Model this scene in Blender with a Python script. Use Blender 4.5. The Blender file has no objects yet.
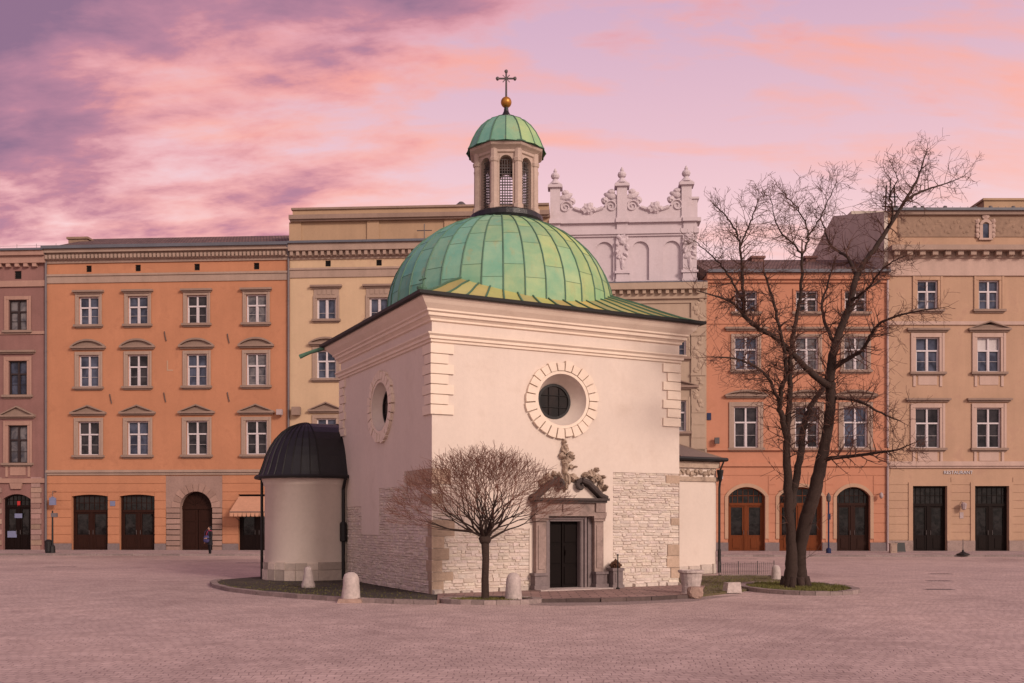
import bpy, math, random
from mathutils import Vector, Matrix, noise as mnoise

S = bpy.context.scene
COL = S.collection
R = math.radians
PI = math.pi
random.seed(7)

# ------------------------------------------------------------------ camera numbers (used to survey the place)
F, HZ, EYE = 1000.0, 522.0, 2.0          # focal length in px of a 1024 px picture, horizon row, eye height


def at(px, py, Y):
    return Vector(((px - 512) / F * Y, Y, EYE + (HZ - py) / F * Y))


def gnd(px, py, z=0.0):
    Y = (EYE - z) * F / (py - HZ)
    return Vector(((px - 512) / F * Y, Y, z))


# ------------------------------------------------------------------ node helpers
def new_mat(name):
    m = bpy.data.materials.new(name)
    m.use_nodes = True
    nt = m.node_tree
    b = nt.nodes['Principled BSDF']
    return m, nt, b


def nd(nt, t, **kw):
    n = nt.nodes.new(t)
    for k, v in kw.items():
        if k in n.inputs:
            n.inputs[k].default_value = v
        else:
            setattr(n, k, v)
    return n


def math_n(nt, op, a, b=None, clamp=False):
    n = nt.nodes.new('ShaderNodeMath')
    n.operation = op
    n.use_clamp = clamp
    for i, v in enumerate((a, b)):
        if v is None:
            continue
        if hasattr(v, 'is_output'):
            nt.links.new(v, n.inputs[i])
        else:
            n.inputs[i].default_value = v
    return n.outputs[0]


def mix_n(nt, fac, a, b, mode='MIX'):
    n = nt.nodes.new('ShaderNodeMix')
    n.data_type = 'RGBA'
    n.blend_type = mode
    n.clamp_factor = True
    for s, v in ((n.inputs['Factor'], fac), (n.inputs[6], a), (n.inputs[7], b)):
        if hasattr(v, 'is_output'):
            nt.links.new(v, s)
        elif isinstance(v, (int, float)):
            s.default_value = v
        else:
            s.default_value = (*v, 1) if len(v) == 3 else v
    return n.outputs[2]


def ramp_n(nt, fac, stops):
    n = nt.nodes.new('ShaderNodeValToRGB')
    e = n.color_ramp.elements
    while len(e) < len(stops):
        e.new(0.5)
    for el, (p, c) in zip(e, stops):
        el.position = p
        el.color = (*c, 1) if len(c) == 3 else c
    nt.links.new(fac, n.inputs[0])
    return n.outputs[0]


def coords(nt, scale=(1, 1, 1), which='Object'):
    tc = nt.nodes.new('ShaderNodeTexCoord')
    mp = nt.nodes.new('ShaderNodeMapping')
    mp.inputs['Scale'].default_value = scale
    nt.links.new(tc.outputs[which], mp.inputs[0])
    return mp.outputs[0]


def noise_n(nt, vec, scale, detail=4, rough=0.55, dist=0.0):
    n = nd(nt, 'ShaderNodeTexNoise', Scale=scale, Detail=detail, Roughness=rough, Distortion=dist)
    nt.links.new(vec, n.inputs['Vector'])
    return n.outputs['Fac']


def bump_n(nt, b, height, strength, dist=0.02):
    n = nd(nt, 'ShaderNodeBump', Strength=strength, Distance=dist)
    nt.links.new(height, n.inputs['Height'])
    nt.links.new(n.outputs[0], b.inputs['Normal'])


def sc(c, k):
    return tuple(max(0, min(1, x * k)) for x in c)


def weathered(name, base, rough=0.85, big=0.14, fine=0.08, streak=0.10, bump=0.25, stain=None, stain_amt=0.0,
              big_scale=0.45, attr=False, spec=0.3, metal=0.0, fine_scale=9.0):
    """Plaster / stone / paint: large mottling, fine grain and rain streaks, all part of the surface itself."""
    m, nt, b = new_mat(name)
    v = coords(nt)
    n1 = noise_n(nt, v, big_scale, 5, 0.6)
    n2 = noise_n(nt, v, fine_scale, 5, 0.65)
    n3 = noise_n(nt, coords(nt, (0.9, 0.9, 0.10)), 1.6, 6, 0.65, 0.3)
    c = mix_n(nt, n1, sc(base, 1 - 2 * big), sc(base, 1 + 2 * big))
    if attr:
        a = nd(nt, 'ShaderNodeAttribute', attribute_name='tint')
        c = mix_n(nt, 1.0, c, a.outputs['Color'], 'MULTIPLY')
    k = ramp_n(nt, n2, [(0.3, sc((1, 1, 1), 1 - 2 * fine)), (0.7, (1, 1, 1))])
    c = mix_n(nt, 1.0, c, k, 'MULTIPLY')
    k = ramp_n(nt, n3, [(0.30, sc((1, 1, 1), 1 - 1.1 * streak)), (0.62, (1, 1, 1))])
    c = mix_n(nt, 1.0, c, k, 'MULTIPLY')
    if stain:
        n4 = noise_n(nt, v, 0.9, 6, 0.7, 0.4)
        f = ramp_n(nt, n4, [(0.52, (0, 0, 0)), (0.72, (stain_amt,) * 3)])
        c = mix_n(nt, f, c, stain)
    nt.links.new(c, b.inputs['Base Color'])
    b.inputs['Roughness'].default_value = rough
    b.inputs['Specular IOR Level'].default_value = spec
    b.inputs['Metallic'].default_value = metal
    if bump:
        h = math_n(nt, 'ADD', math_n(nt, 'MULTIPLY', n2, 0.5), noise_n(nt, v, 40, 3))
        bump_n(nt, b, h, bump, 0.02)
    return m


def glass_mat(name, c1, c2, rough=0.08, scale=1.1):
    m, nt, b = new_mat(name)
    oi = nt.nodes.new('ShaderNodeObjectInfo')
    tc = nt.nodes.new('ShaderNodeTexCoord')
    av = nd(nt, 'ShaderNodeVectorMath', operation='ADD')
    nt.links.new(tc.outputs['Object'], av.inputs[0])
    sv = nd(nt, 'ShaderNodeVectorMath', operation='SCALE')
    nt.links.new(oi.outputs['Location'], sv.inputs[0])
    sv.inputs['Scale'].default_value = 3.3
    nt.links.new(sv.outputs[0], av.inputs[1])
    n = noise_n(nt, av.outputs[0], scale, 3, 0.6, 0.5)
    c = ramp_n(nt, n, [(0.36, c1), (0.62, c2)])
    nt.links.new(c, b.inputs['Base Color'])
    b.inputs['Roughness'].default_value = rough
    b.inputs['Specular IOR Level'].default_value = 0.24
    bump_n(nt, b, noise_n(nt, av.outputs[0], 2.0, 2), 0.05, 0.05)
    return m


def wood_mat(name, base, rough=0.5):
    m, nt, b = new_mat(name)
    n = noise_n(nt, coords(nt, (9, 9, 0.7)), 2.0, 5, 0.6, 0.6)
    c = mix_n(nt, n, sc(base, 0.55), sc(base, 1.4))
    nt.links.new(c, b.inputs['Base Color'])
    b.inputs['Roughness'].default_value = rough
    b.inputs['Specular IOR Level'].default_value = 0.1
    bump_n(nt, b, n, 0.15, 0.01)
    return m


def patina_mat(name, cols, seam=0.0):
    """Weathered copper sheets: each sheet carries its own tint attribute."""
    m, nt, b = new_mat(name)
    a = nd(nt, 'ShaderNodeAttribute', attribute_name='tint')
    v = coords(nt)
    n1 = noise_n(nt, v, 1.3, 6, 0.65, 0.3)
    n2 = noise_n(nt, coords(nt, (3, 3, 0.35)), 1.8, 5, 0.7, 0.5)
    c = mix_n(nt, ramp_n(nt, n1, [(0.32, (0, 0, 0)), (0.7, (1, 1, 1))]), cols[0], cols[1])
    c = mix_n(nt, 1.0, c, a.outputs['Color'], 'MULTIPLY')
    f = ramp_n(nt, n2, [(0.56, (0, 0, 0)), (0.75, (0.65,) * 3)])
    c = mix_n(nt, f, c, cols[2])
    nt.links.new(c, b.inputs['Base Color'])
    b.inputs['Roughness'].default_value = 0.62
    b.inputs['Specular IOR Level'].default_value = 0.35
    bump_n(nt, b, noise_n(nt, v, 3.5, 5), 0.25, 0.03)
    return m


M = {}
M['plaster'] = weathered('church_plaster', (0.68, 0.58, 0.51), big=0.06, fine=0.03, streak=0.04, bump=0.22, stain=(0.50, 0.40, 0.33), stain_amt=0.38)
M['trim'] = weathered('church_trim', (0.78, 0.655, 0.545), big=0.04, fine=0.03, streak=0.05, bump=0.15, stain=(0.5, 0.37, 0.27), stain_amt=0.3)
M['rubble'] = weathered('whitewashed_stone', (0.72, 0.62, 0.55), big=0.06, fine=0.12, streak=0.03, bump=0.6, stain=(0.42, 0.33, 0.27), stain_amt=0.4, attr=True)
M['mortar'] = weathered('lime_mortar', (0.62, 0.53, 0.47), big=0.1, bump=0.5)
M['brownstone'] = weathered('brown_cornerstone', (0.43, 0.325, 0.26), big=0.14, fine=0.12, streak=0.04, bump=0.7, attr=True)
M['portal_stone'] = weathered('portal_sandstone', (0.36, 0.265, 0.235), big=0.2, fine=0.13, streak=0.14, bump=0.55, stain=(0.07, 0.055, 0.05), stain_amt=0.7)
M['dark_stone'] = weathered('sooty_stone', (0.085, 0.066, 0.062), big=0.2, fine=0.15, bump=0.5)
M['figure'] = weathered('eroded_stucco', (0.52, 0.40, 0.31), big=0.16, fine=0.15, streak=0.05, bump=0.8, stain=(0.16, 0.11, 0.085), stain_amt=0.75)
M['black_metal'] = weathered('black_sheet_metal', (0.014, 0.014, 0.018), rough=0.36, big=0.3, fine=0.15, streak=0.2, bump=0.4, spec=0.4, fine_scale=4)
M['black_paint'] = weathered('black_paint', (0.014, 0.013, 0.014), rough=0.5, big=0.1, bump=0.05)
M['copper'] = patina_mat('copper_dome', ((0.14, 0.37, 0.275), (0.27, 0.46, 0.31), (0.33, 0.30, 0.14)))
M['copper_roof'] = patina_mat('copper_roof', ((0.35, 0.33, 0.125), (0.43, 0.38, 0.145), (0.42, 0.27, 0.11)))
M['copper_seam'] = weathered('copper_seam', (0.085, 0.18, 0.12), rough=0.6, big=0.2, bump=0.1)
M['gold'] = weathered('gilded_ball', (0.50, 0.22, 0.045), rough=0.38, big=0.15, bump=0.1, metal=0.6)
M['iron'] = weathered('iron', (0.10, 0.085, 0.085), rough=0.5, big=0.2, bump=0.1)
M['lantern'] = weathered('lantern_stone', (0.52, 0.40, 0.34), big=0.1, fine=0.08, streak=0.12, bump=0.25, stain=(0.25, 0.18, 0.15), stain_amt=0.4)
M['lattice'] = weathered('lead_lattice', (0.22, 0.18, 0.18), rough=0.4, big=0.25, bump=0.3, fine_scale=14)
M['old_glass'] = glass_mat('dark_leaded_glass', (0.004, 0.003, 0.003), (0.020, 0.012, 0.011), 0.3)
M['church_door'] = wood_mat('church_door', (0.006, 0.003, 0.0027), 0.6)

M['orange'] = weathered('orange_stucco', (0.450, 0.203, 0.113), stain=(0.36, 0.16, 0.09), stain_amt=0.85, big=0.10, fine=0.03, streak=0.06, bump=0.1)
M['orange_b'] = weathered('apricot_stucco', (0.477, 0.216, 0.135), stain=(0.40, 0.18, 0.11), stain_amt=0.85, big=0.10, fine=0.03, streak=0.06, bump=0.1)
M['cream'] = weathered('cream_stucco', (0.540, 0.387, 0.252), stain=(0.45, 0.31, 0.21), stain_amt=0.85, big=0.08, fine=0.03, streak=0.07, bump=0.1)
M['cream_top'] = weathered('parapet_stucco', (0.414, 0.279, 0.180), big=0.08, fine=0.04, streak=0.10, bump=0.1)
M['pink'] = weathered('old_rose_stucco', (0.252, 0.131, 0.117), big=0.14, fine=0.06, streak=0.12, bump=0.15)
M['pink_trim'] = weathered('rose_trim', (0.378, 0.230, 0.184), big=0.12, fine=0.06, streak=0.14, bump=0.15)
M['beige'] = weathered('beige_stucco', (0.441, 0.284, 0.194), stain=(0.36, 0.22, 0.16), stain_amt=0.85, big=0.10, fine=0.03, streak=0.08, bump=0.1)
M['beige_trim'] = weathered('pale_trim', (0.486, 0.351, 0.297), big=0.08, fine=0.05, streak=0.12, bump=0.12)
M['beige_dark'] = weathered('sgraffito_band', (0.32, 0.215, 0.155), big=0.10, fine=0.14, streak=0.08, bump=0.2, fine_scale=3.5)
M['grey_stucco'] = weathered('grey_stucco', (0.414, 0.315, 0.239), big=0.10, fine=0.05, streak=0.10, bump=0.15)
M['attic'] = weathered('white_attic', (0.58, 0.50, 0.53), big=0.05, fine=0.04, streak=0.09, bump=0.15, stain=(0.35, 0.28, 0.27), stain_amt=0.25)
M['firewall'] = weathered('firewall_render', (0.52, 0.45, 0.39), big=0.10, fine=0.05, streak=0.14, bump=0.15)
M['stone_trim'] = weathered('grey_brown_trim', (0.360, 0.261, 0.211), big=0.10, fine=0.06, streak=0.12, bump=0.15)
M['hood'] = weathered('dark_hood_stone', (0.29, 0.205, 0.165), big=0.12, fine=0.08, streak=0.12, bump=0.15)
M['plinth'] = weathered('plinth_stone', (0.21, 0.165, 0.165), big=0.14, fine=0.12, streak=0.08, bump=0.35)
M['portal_grey'] = weathered('portal_ashlar', (0.34, 0.225, 0.19), big=0.12, fine=0.08, bump=0.3, attr=True)
M['zinc'] = weathered('zinc', (0.12, 0.125, 0.15), rough=0.5, big=0.15, bump=0.05)
M['pipe'] = weathered('downpipe', (0.15, 0.13, 0.14), rough=0.5, big=0.15, bump=0.05)
M['pipe_pale'] = weathered('pale_downpipe', (0.42, 0.33, 0.33), rough=0.5, big=0.15, bump=0.05)
M['sash'] = weathered('sash_paint', (0.62, 0.56, 0.58), rough=0.55, big=0.06, bump=0.03)
M['sash_brown'] = weathered('brown_sash', (0.035, 0.022, 0.022), rough=0.5, big=0.1, bump=0.03)
M['glass'] = glass_mat('upper_glass', (0.018, 0.022, 0.040), (0.075, 0.086, 0.130))  # slate blue of the reflected sky painted into the pane colour
M['glass_low'] = glass_mat('lower_glass', (0.006, 0.005, 0.008), (0.040, 0.035, 0.040))
M['shop_glass'] = glass_mat('shop_glass', (0.002, 0.002, 0.002), (0.018, 0.016, 0.016), 0.05, 2.6)
M['glass_curtain'] = glass_mat('curtained_glass', (0.045, 0.045, 0.058), (0.17, 0.155, 0.16), 0.1, 1.6)
M['blind'] = weathered('white_blind', (0.55, 0.50, 0.50), rough=0.6, big=0.05, bump=0.05)
M['door_brown'] = wood_mat('brown_door', (0.026, 0.010, 0.007))
M['door_red'] = wood_mat('varnished_door', (0.14, 0.038, 0.013), 0.4)
M['door_dark'] = wood_mat('dark_door', (0.009, 0.0045, 0.004))
M['vent'] = weathered('vent_dark', (0.012, 0.010, 0.010), bump=0.0)
M['awning'] = weathered('awning_canvas', (0.54, 0.29, 0.19), big=0.08, streak=0.1, bump=0.1)
M['stone'] = weathered('pale_granite', (0.56, 0.47, 0.44), big=0.10, fine=0.16, streak=0.06, bump=0.8, stain=(0.27, 0.20, 0.18), stain_amt=0.5)
M['boulder'] = weathered('reddish_boulder', (0.40, 0.27, 0.22), big=0.14, fine=0.16, bump=0.9)
M['kerb'] = weathered('kerb_granite', (0.30, 0.235, 0.225), big=0.12, fine=0.16, bump=0.5, attr=True)
M['shadow_kerb'] = weathered('shadow_kerb', (0.12, 0.085, 0.08), big=0.15, fine=0.15, bump=0.4, attr=True)
M['bark'] = weathered('bark', (0.055, 0.033, 0.026), big=0.2, fine=0.2, streak=0.2, bump=1.0, fine_scale=16)
M['twig'] = weathered('twig_bark', (0.11, 0.055, 0.042), big=0.1, bump=0.0)
M['twig_red'] = weathered('reddish_twigs', (0.17, 0.078, 0.056), big=0.1, bump=0.0)
M['blue'] = weathered('blue_enamel', (0.012, 0.022, 0.075), rough=0.4, big=0.05, bump=0.0)
M['white_paint'] = weathered('white_enamel', (0.62, 0.60, 0.64), rough=0.5, big=0.05, bump=0.0)
M['pale_blue'] = weathered('pale_blue_enamel', (0.19, 0.21, 0.34), rough=0.5, big=0.05, bump=0.0)
M['red'] = weathered('red_enamel', (0.45, 0.03, 0.03), rough=0.5, big=0.05, bump=0.0)
M['plant'] = weathered('dry_plant', (0.10, 0.045, 0.025), big=0.2, bump=0.2)
M['coat'] = weathered('black_cloth', (0.016, 0.014, 0.018), big=0.2, bump=0.2)
M['pinkcloth'] = weathered('pink_cloth', (0.30, 0.035, 0.09), big=0.1, bump=0.1)
M['bagcloth'] = weathered('purple_blue_cloth', (0.06, 0.055, 0.15), big=0.3, big_scale=5, bump=0.1)
M['skin'] = weathered('skin', (0.45, 0.26, 0.19), big=0.05, bump=0.0)


def roof_tile_mat():
    m, nt, b = new_mat('old_roof_tiles')
    v = coords(nt)
    w = nd(nt, 'ShaderNodeTexBrick', Scale=1.0)
    w.inputs['Color1'].default_value = (0.13, 0.075, 0.066, 1)
    w.inputs['Color2'].default_value = (0.20, 0.125, 0.11, 1)
    w.inputs['Mortar'].default_value = (0.05, 0.03, 0.03, 1)
    w.inputs['Brick Width'].default_value = 0.22
    w.inputs['Row Height'].default_value = 0.34
    w.inputs['Mortar Size'].default_value = 0.03
    nt.links.new(v, w.inputs['Vector'])
    n = noise_n(nt, v, 0.5, 5, 0.7)
    c = mix_n(nt, 1.0, w.outputs['Color'], ramp_n(nt, n, [(0.3, (0.6, 0.6, 0.6)), (0.7, (1.25, 1.2, 1.2))]), 'MULTIPLY')
    nt.links.new(c, b.inputs['Base Color'])
    b.inputs['Roughness'].default_value = 0.85
    bump_n(nt, b, w.outputs['Fac'], 0.5, -0.03)
    return m


M['tiles'] = roof_tile_mat()


def cobble_mat():
    m, nt, b = new_mat('granite_setts')
    tc = nt.nodes.new('ShaderNodeTexCoord')
    P = tc.outputs['Object']
    # gentle fan-shaped wandering of the courses
    n = nd(nt, 'ShaderNodeTexNoise', Scale=0.42, Detail=2.0)
    nt.links.new(P, n.inputs['Vector'])
    s = nd(nt, 'ShaderNodeVectorMath', operation='SCALE')
    nt.links.new(n.outputs['Color'], s.inputs[0])
    s.inputs['Scale'].default_value = 0.9
    n_ = nd(nt, 'ShaderNodeTexNoise', Scale=5.0, Detail=1.0)
    nt.links.new(P, n_.inputs['Vector'])
    s_ = nd(nt, 'ShaderNodeVectorMath', operation='SCALE')
    nt.links.new(n_.outputs['Color'], s_.inputs[0])
    s_.inputs['Scale'].default_value = 0.07
    a = nd(nt, 'ShaderNodeVectorMath', operation='ADD')
    nt.links.new(P, a.inputs[0])
    nt.links.new(s.outputs[0], a.inputs[1])
    a2 = nd(nt, 'ShaderNodeVectorMath', operation='ADD')
    nt.links.new(a.outputs[0], a2.inputs[0])
    nt.links.new(s_.outputs[0], a2.inputs[1])
    w = nd(nt, 'ShaderNodeTexBrick', Scale=1.0)
    w.offset = 0.5
    w.inputs['Color1'].default_value = (0.46, 0.355, 0.325, 1)
    w.inputs['Color2'].default_value = (0.55, 0.43, 0.395, 1)
    w.inputs['Mortar'].default_value = (0.33, 0.245, 0.23, 1)
    w.inputs['Brick Width'].default_value = 0.17
    w.inputs['Row Height'].default_value = 0.17
    w.inputs['Mortar Size'].default_value = 0.012
    w.inputs['Mortar Smooth'].default_value = 0.6
    nt.links.new(a2.outputs[0], w.inputs['Vector'])
    big = noise_n(nt, P, 0.16, 6, 0.62, 0.4)
    mid = noise_n(nt, P, 1.5, 4, 0.6)
    c = mix_n(nt, 1.0, w.outputs['Color'], ramp_n(nt, big, [(0.28, (0.72, 0.69, 0.70)), (0.5, (0.98, 0.97, 0.97)), (0.72, (1.14, 1.12, 1.10))]), 'MULTIPLY')
    c = mix_n(nt, 1.0, c, ramp_n(nt, mid, [(0.25, (0.78, 0.76, 0.76)), (0.75, (1.13, 1.13, 1.13))]), 'MULTIPLY')
    nt.links.new(c, b.inputs['Base Color'])
    b.inputs['Roughness'].default_value = 0.68
    b.inputs['Specular IOR Level'].default_value = 0.35
    h = math_n(nt, 'ADD', math_n(nt, 'MULTIPLY', w.outputs['Fac'], -1.0), math_n(nt, 'MULTIPLY', noise_n(nt, P, 9, 3), 0.8))
    bump_n(nt, b, h, 0.42, 0.025)
    return m


M['setts'] = cobble_mat()


def paving_mat(name, c1, c2, mort, w_, h_, rough=0.8):
    m, nt, b = new_mat(name)
    v = coords(nt)
    w = nd(nt, 'ShaderNodeTexBrick', Scale=1.0)
    w.inputs['Color1'].default_value = (*c1, 1)
    w.inputs['Color2'].default_value = (*c2, 1)
    w.inputs['Mortar'].default_value = (*mort, 1)
    w.inputs['Brick Width'].default_value = w_
    w.inputs['Row Height'].default_value = h_
    w.inputs['Mortar Size'].default_value = 0.02
    nt.links.new(v, w.inputs['Vector'])
    n = noise_n(nt, v, 0.8, 6, 0.7)
    c = mix_n(nt, 1.0, w.outputs['Color'], ramp_n(nt, n, [(0.3, (0.7, 0.7, 0.7)), (0.7, (1.15, 1.15, 1.15))]), 'MULTIPLY')
    nt.links.new(c, b.inputs['Base Color'])
    b.inputs['Roughness'].default_value = rough
    h = math_n(nt, 'ADD', math_n(nt, 'MULTIPLY', w.outputs['Fac'], -1.0), math_n(nt, 'MULTIPLY', noise_n(nt, v, 12, 4), 0.7))
    bump_n(nt, b, h, 0.4, 0.02)
    return m


M['flags'] = paving_mat('pavement_flags', (0.36, 0.27, 0.265), (0.44, 0.33, 0.32), (0.2, 0.14, 0.14), 0.9, 0.6)
M['red_paving'] = paving_mat('porch_paving', (0.25, 0.155, 0.135), (0.33, 0.21, 0.185), (0.12, 0.075, 0.07), 0.5, 0.3)


def dirt_mat(name, c1, c2, c3):
    m, nt, b = new_mat(name)
    v = coords(nt)
    n = noise_n(nt, v, 1.2, 7, 0.7, 0.4)
    c = ramp_n(nt, n, [(0.3, c1), (0.5, c2), (0.7, c3)])
    n2 = noise_n(nt, v, 25, 4, 0.7)
    c = mix_n(nt, 1.0, c, ramp_n(nt, n2, [(0.3, (0.45, 0.45, 0.45)), (0.7, (1.25, 1.25, 1.25))]), 'MULTIPLY')
    nt.links.new(c, b.inputs['Base Color'])
    b.inputs['Roughness'].default_value = 0.95
    bump_n(nt, b, n2, 0.9, 0.04)
    return m


M['dirt'] = dirt_mat('dark_soil', (0.030, 0.024, 0.018), (0.055, 0.042, 0.032), (0.085, 0.068, 0.04))
M['turf'] = dirt_mat('thin_turf', (0.10, 0.075, 0.045), (0.145, 0.11, 0.055), (0.10, 0.10, 0.035))
M['tarmac'] = dirt_mat('old_tarmac', (0.27, 0.20, 0.19), (0.33, 0.25, 0.235), (0.38, 0.29, 0.27))


def grass_mat():
    m, nt, b = new_mat('grass')
    oi = noise_n(nt, coords(nt), 2.2, 4)
    c = ramp_n(nt, oi, [(0.3, (0.075, 0.075, 0.018)), (0.55, (0.14, 0.13, 0.03)), (0.75, (0.20, 0.15, 0.05))])
    nt.links.new(c, b.inputs['Base Color'])
    b.inputs['Roughness'].default_value = 0.8
    return m


M['grass'] = grass_mat()


# ------------------------------------------------------------------ mesh builder
class MB:
    def __init__(s):
        s.v, s.f, s.t, s.tint = [], [], [], (1, 1, 1)
        s.sm = []
        s.smooth = False

    def face(s, idx):
        s.f.append(tuple(idx))
        s.t.append(s.tint)
        s.sm.append(s.smooth)

    def pts(s, ps):
        n = len(s.v)
        s.v.extend(tuple(p) for p in ps)
        return list(range(n, n + len(ps)))

    def quad(s, *ps):
        s.face(s.pts(ps))

    def box(s, x0, x1, y0, y1, z0, z1, mp=None):
        P = [(x0, y0, z0), (x1, y0, z0), (x1, y1, z0), (x0, y1, z0), (x0, y0, z1), (x1, y0, z1), (x1, y1, z1), (x0, y1, z1)]
        if mp:
            P = [mp(*p) for p in P]
        i = s.pts(P)
        for q in ((3, 2, 1, 0), (4, 5, 6, 7), (0, 1, 5, 4), (1, 2, 6, 5), (2, 3, 7, 6), (3, 0, 4, 7)):
            s.face([i[k] for k in q])

    def stone(s, x0, x1, z0, z1, d0, d1, bev, mp):
        """a block on a face: footprint at depth d0, front at d1 with chamfered edge"""
        j = lambda: random.uniform(-0.5, 0.5) * bev
        A = [(x0, z0), (x1, z0), (x1, z1), (x0, z1)]
        Bq = [(x0 + bev + j(), z0 + bev + j()), (x1 - bev + j(), z0 + bev + j()), (x1 - bev + j(), z1 - bev + j()), (x0 + bev + j(), z1 - bev + j())]
        i = s.pts([mp(x, d0, z) for x, z in A] + [mp(x, d1 + j() * 0.5, z) for x, z in Bq])
        s.face(i[4:8])
        for k in range(4):
            s.face((i[k], i[(k + 1) % 4], i[4 + (k + 1) % 4], i[4 + k]))

    def prism(s, poly, d0, d1, mp):
        """poly of (x,z), extruded from depth d0 to d1"""
        n = len(poly)
        a = s.pts([mp(x, d0, z) for x, z in poly])
        b = s.pts([mp(x, d1, z) for x, z in poly])
        s.face(a[::-1])
        s.face(b)
        for k in range(n):
            s.face((a[k], a[(k + 1) % n], b[(k + 1) % n], b[k]))

    def slab(s, poly, z0, z1):
        """poly of (x,y)"""
        n = len(poly)
        a = s.pts([(x, y, z0) for x, y in poly])
        b = s.pts([(x, y, z1) for x, y in poly])
        s.face(a[::-1])
        s.face(b)
        for k in range(n):
            s.face((a[k], a[(k + 1) % n], b[(k + 1) % n], b[k]))

    def lathe(s, prof, c=(0, 0, 0), n=24, a0=0.0, cap=True):
        rings = []
        for r, z in prof:
            rings.append(s.pts([(c[0] + r * math.cos(a0 + 2 * PI * k / n), c[1] + r * math.sin(a0 + 2 * PI * k / n), c[2] + z) for k in range(n)]))
        for A, B in zip(rings, rings[1:]):
            for k in range(n):
                s.face((A[k], A[(k + 1) % n], B[(k + 1) % n], B[k]))
        if cap:
            s.face(rings[0][::-1])
            s.face(rings[-1])

    def tube(s, pts, rad, n=6, cap=True):
        pts = [Vector(p) for p in pts]
        if isinstance(rad, (int, float)):
            rad = [rad] * len(pts)
        t = (pts[1] - pts[0]).normalized()
        u = t.orthogonal().normalized()
        rings = []
        for i, p in enumerate(pts):
            if i == 0:
                d = pts[1] - pts[0]
            elif i == len(pts) - 1:
                d = pts[-1] - pts[-2]
            else:
                d = pts[i + 1] - pts[i - 1]
            if d.length < 1e-9:
                d = t
            d.normalize()
            u = (u - d * u.dot(d))
            if u.length < 1e-6:
                u = d.orthogonal()
            u.normalize()
            w = d.cross(u)
            t = d
            rings.append(s.pts([p + (u * math.cos(2 * PI * k / n) + w * math.sin(2 * PI * k / n)) * rad[i] for k in range(n)]))
        for A, B in zip(rings, rings[1:]):
            for k in range(n):
                s.face((A[k], A[(k + 1) % n], B[(k + 1) % n], B[k]))
        if cap:
            s.face(rings[0][::-1])
            s.face(rings[-1])

    def lump(s, c, rad, rot=0.0, seed=0, amp=0.25, nu=14, nv=9, axis='Y', freq=1.6):
        m = Matrix.Rotation(rot, 3, axis)
        off = Vector((seed * 3.7, seed * 1.9, seed * 5.1))
        rings = []
        for j in range(nv + 1):
            th = PI * j / nv
            ring = []
            for i in range(nu):
                ph = 2 * PI * i / nu
                d = Vector((math.sin(th) * math.cos(ph), math.sin(th) * math.sin(ph), math.cos(th)))
                k = 1 + amp * 2 * mnoise.noise(d * freq + off) + amp * 0.8 * mnoise.noise(d * freq * 3 + off)
                p = Vector((d.x * rad[0], d.y * rad[1], d.z * rad[2])) * k
                ring.append(Vector(c) + m @ p)
            rings.append(s.pts(ring))
        for A, B in zip(rings, rings[1:]):
            for k in range(nu):
                s.face((A[k], B[k], B[(k + 1) % nu], A[(k + 1) % nu]))

    def build(s, name, mat, parent=None, smooth=None):
        me = bpy.data.meshes.new(name)
        me.from_pydata(s.v, [], s.f)
        a = me.attributes.new('tint', 'FLOAT_COLOR', 'FACE')
        a.data.foreach_set('color', [x for t in s.t for x in (*t, 1)])
        me.polygons.foreach_set('use_smooth', s.sm if smooth is None else [smooth] * len(s.f))
        me.validate()
        me.update()
        me.materials.append(M[mat] if isinstance(mat, str) else mat)
        o = bpy.data.objects.new(name, me)
        COL.objects.link(o)
        if parent is not None:
            o.parent = parent
        return o


def tag(o, label=None, cat=None, group=None, kind=None):
    if label:
        o['label'] = label
    if cat:
        o['category'] = cat
    if group:
        o['group'] = group
    if kind:
        o['kind'] = kind
    return o


def empty(name, loc=(0, 0, 0), rz=0.0, label=None, cat=None, group=None):
    o = bpy.data.objects.new(name, None)
    COL.objects.link(o)
    o.location = loc
    o.rotation_euler = (0, 0, rz)
    return tag(o, label, cat, group)


def copy_part(o, parent):
    c = o.copy()
    COL.objects.link(c)
    c.parent = parent
    return c


ident = lambda x, y, z: (x, y, z)


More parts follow.
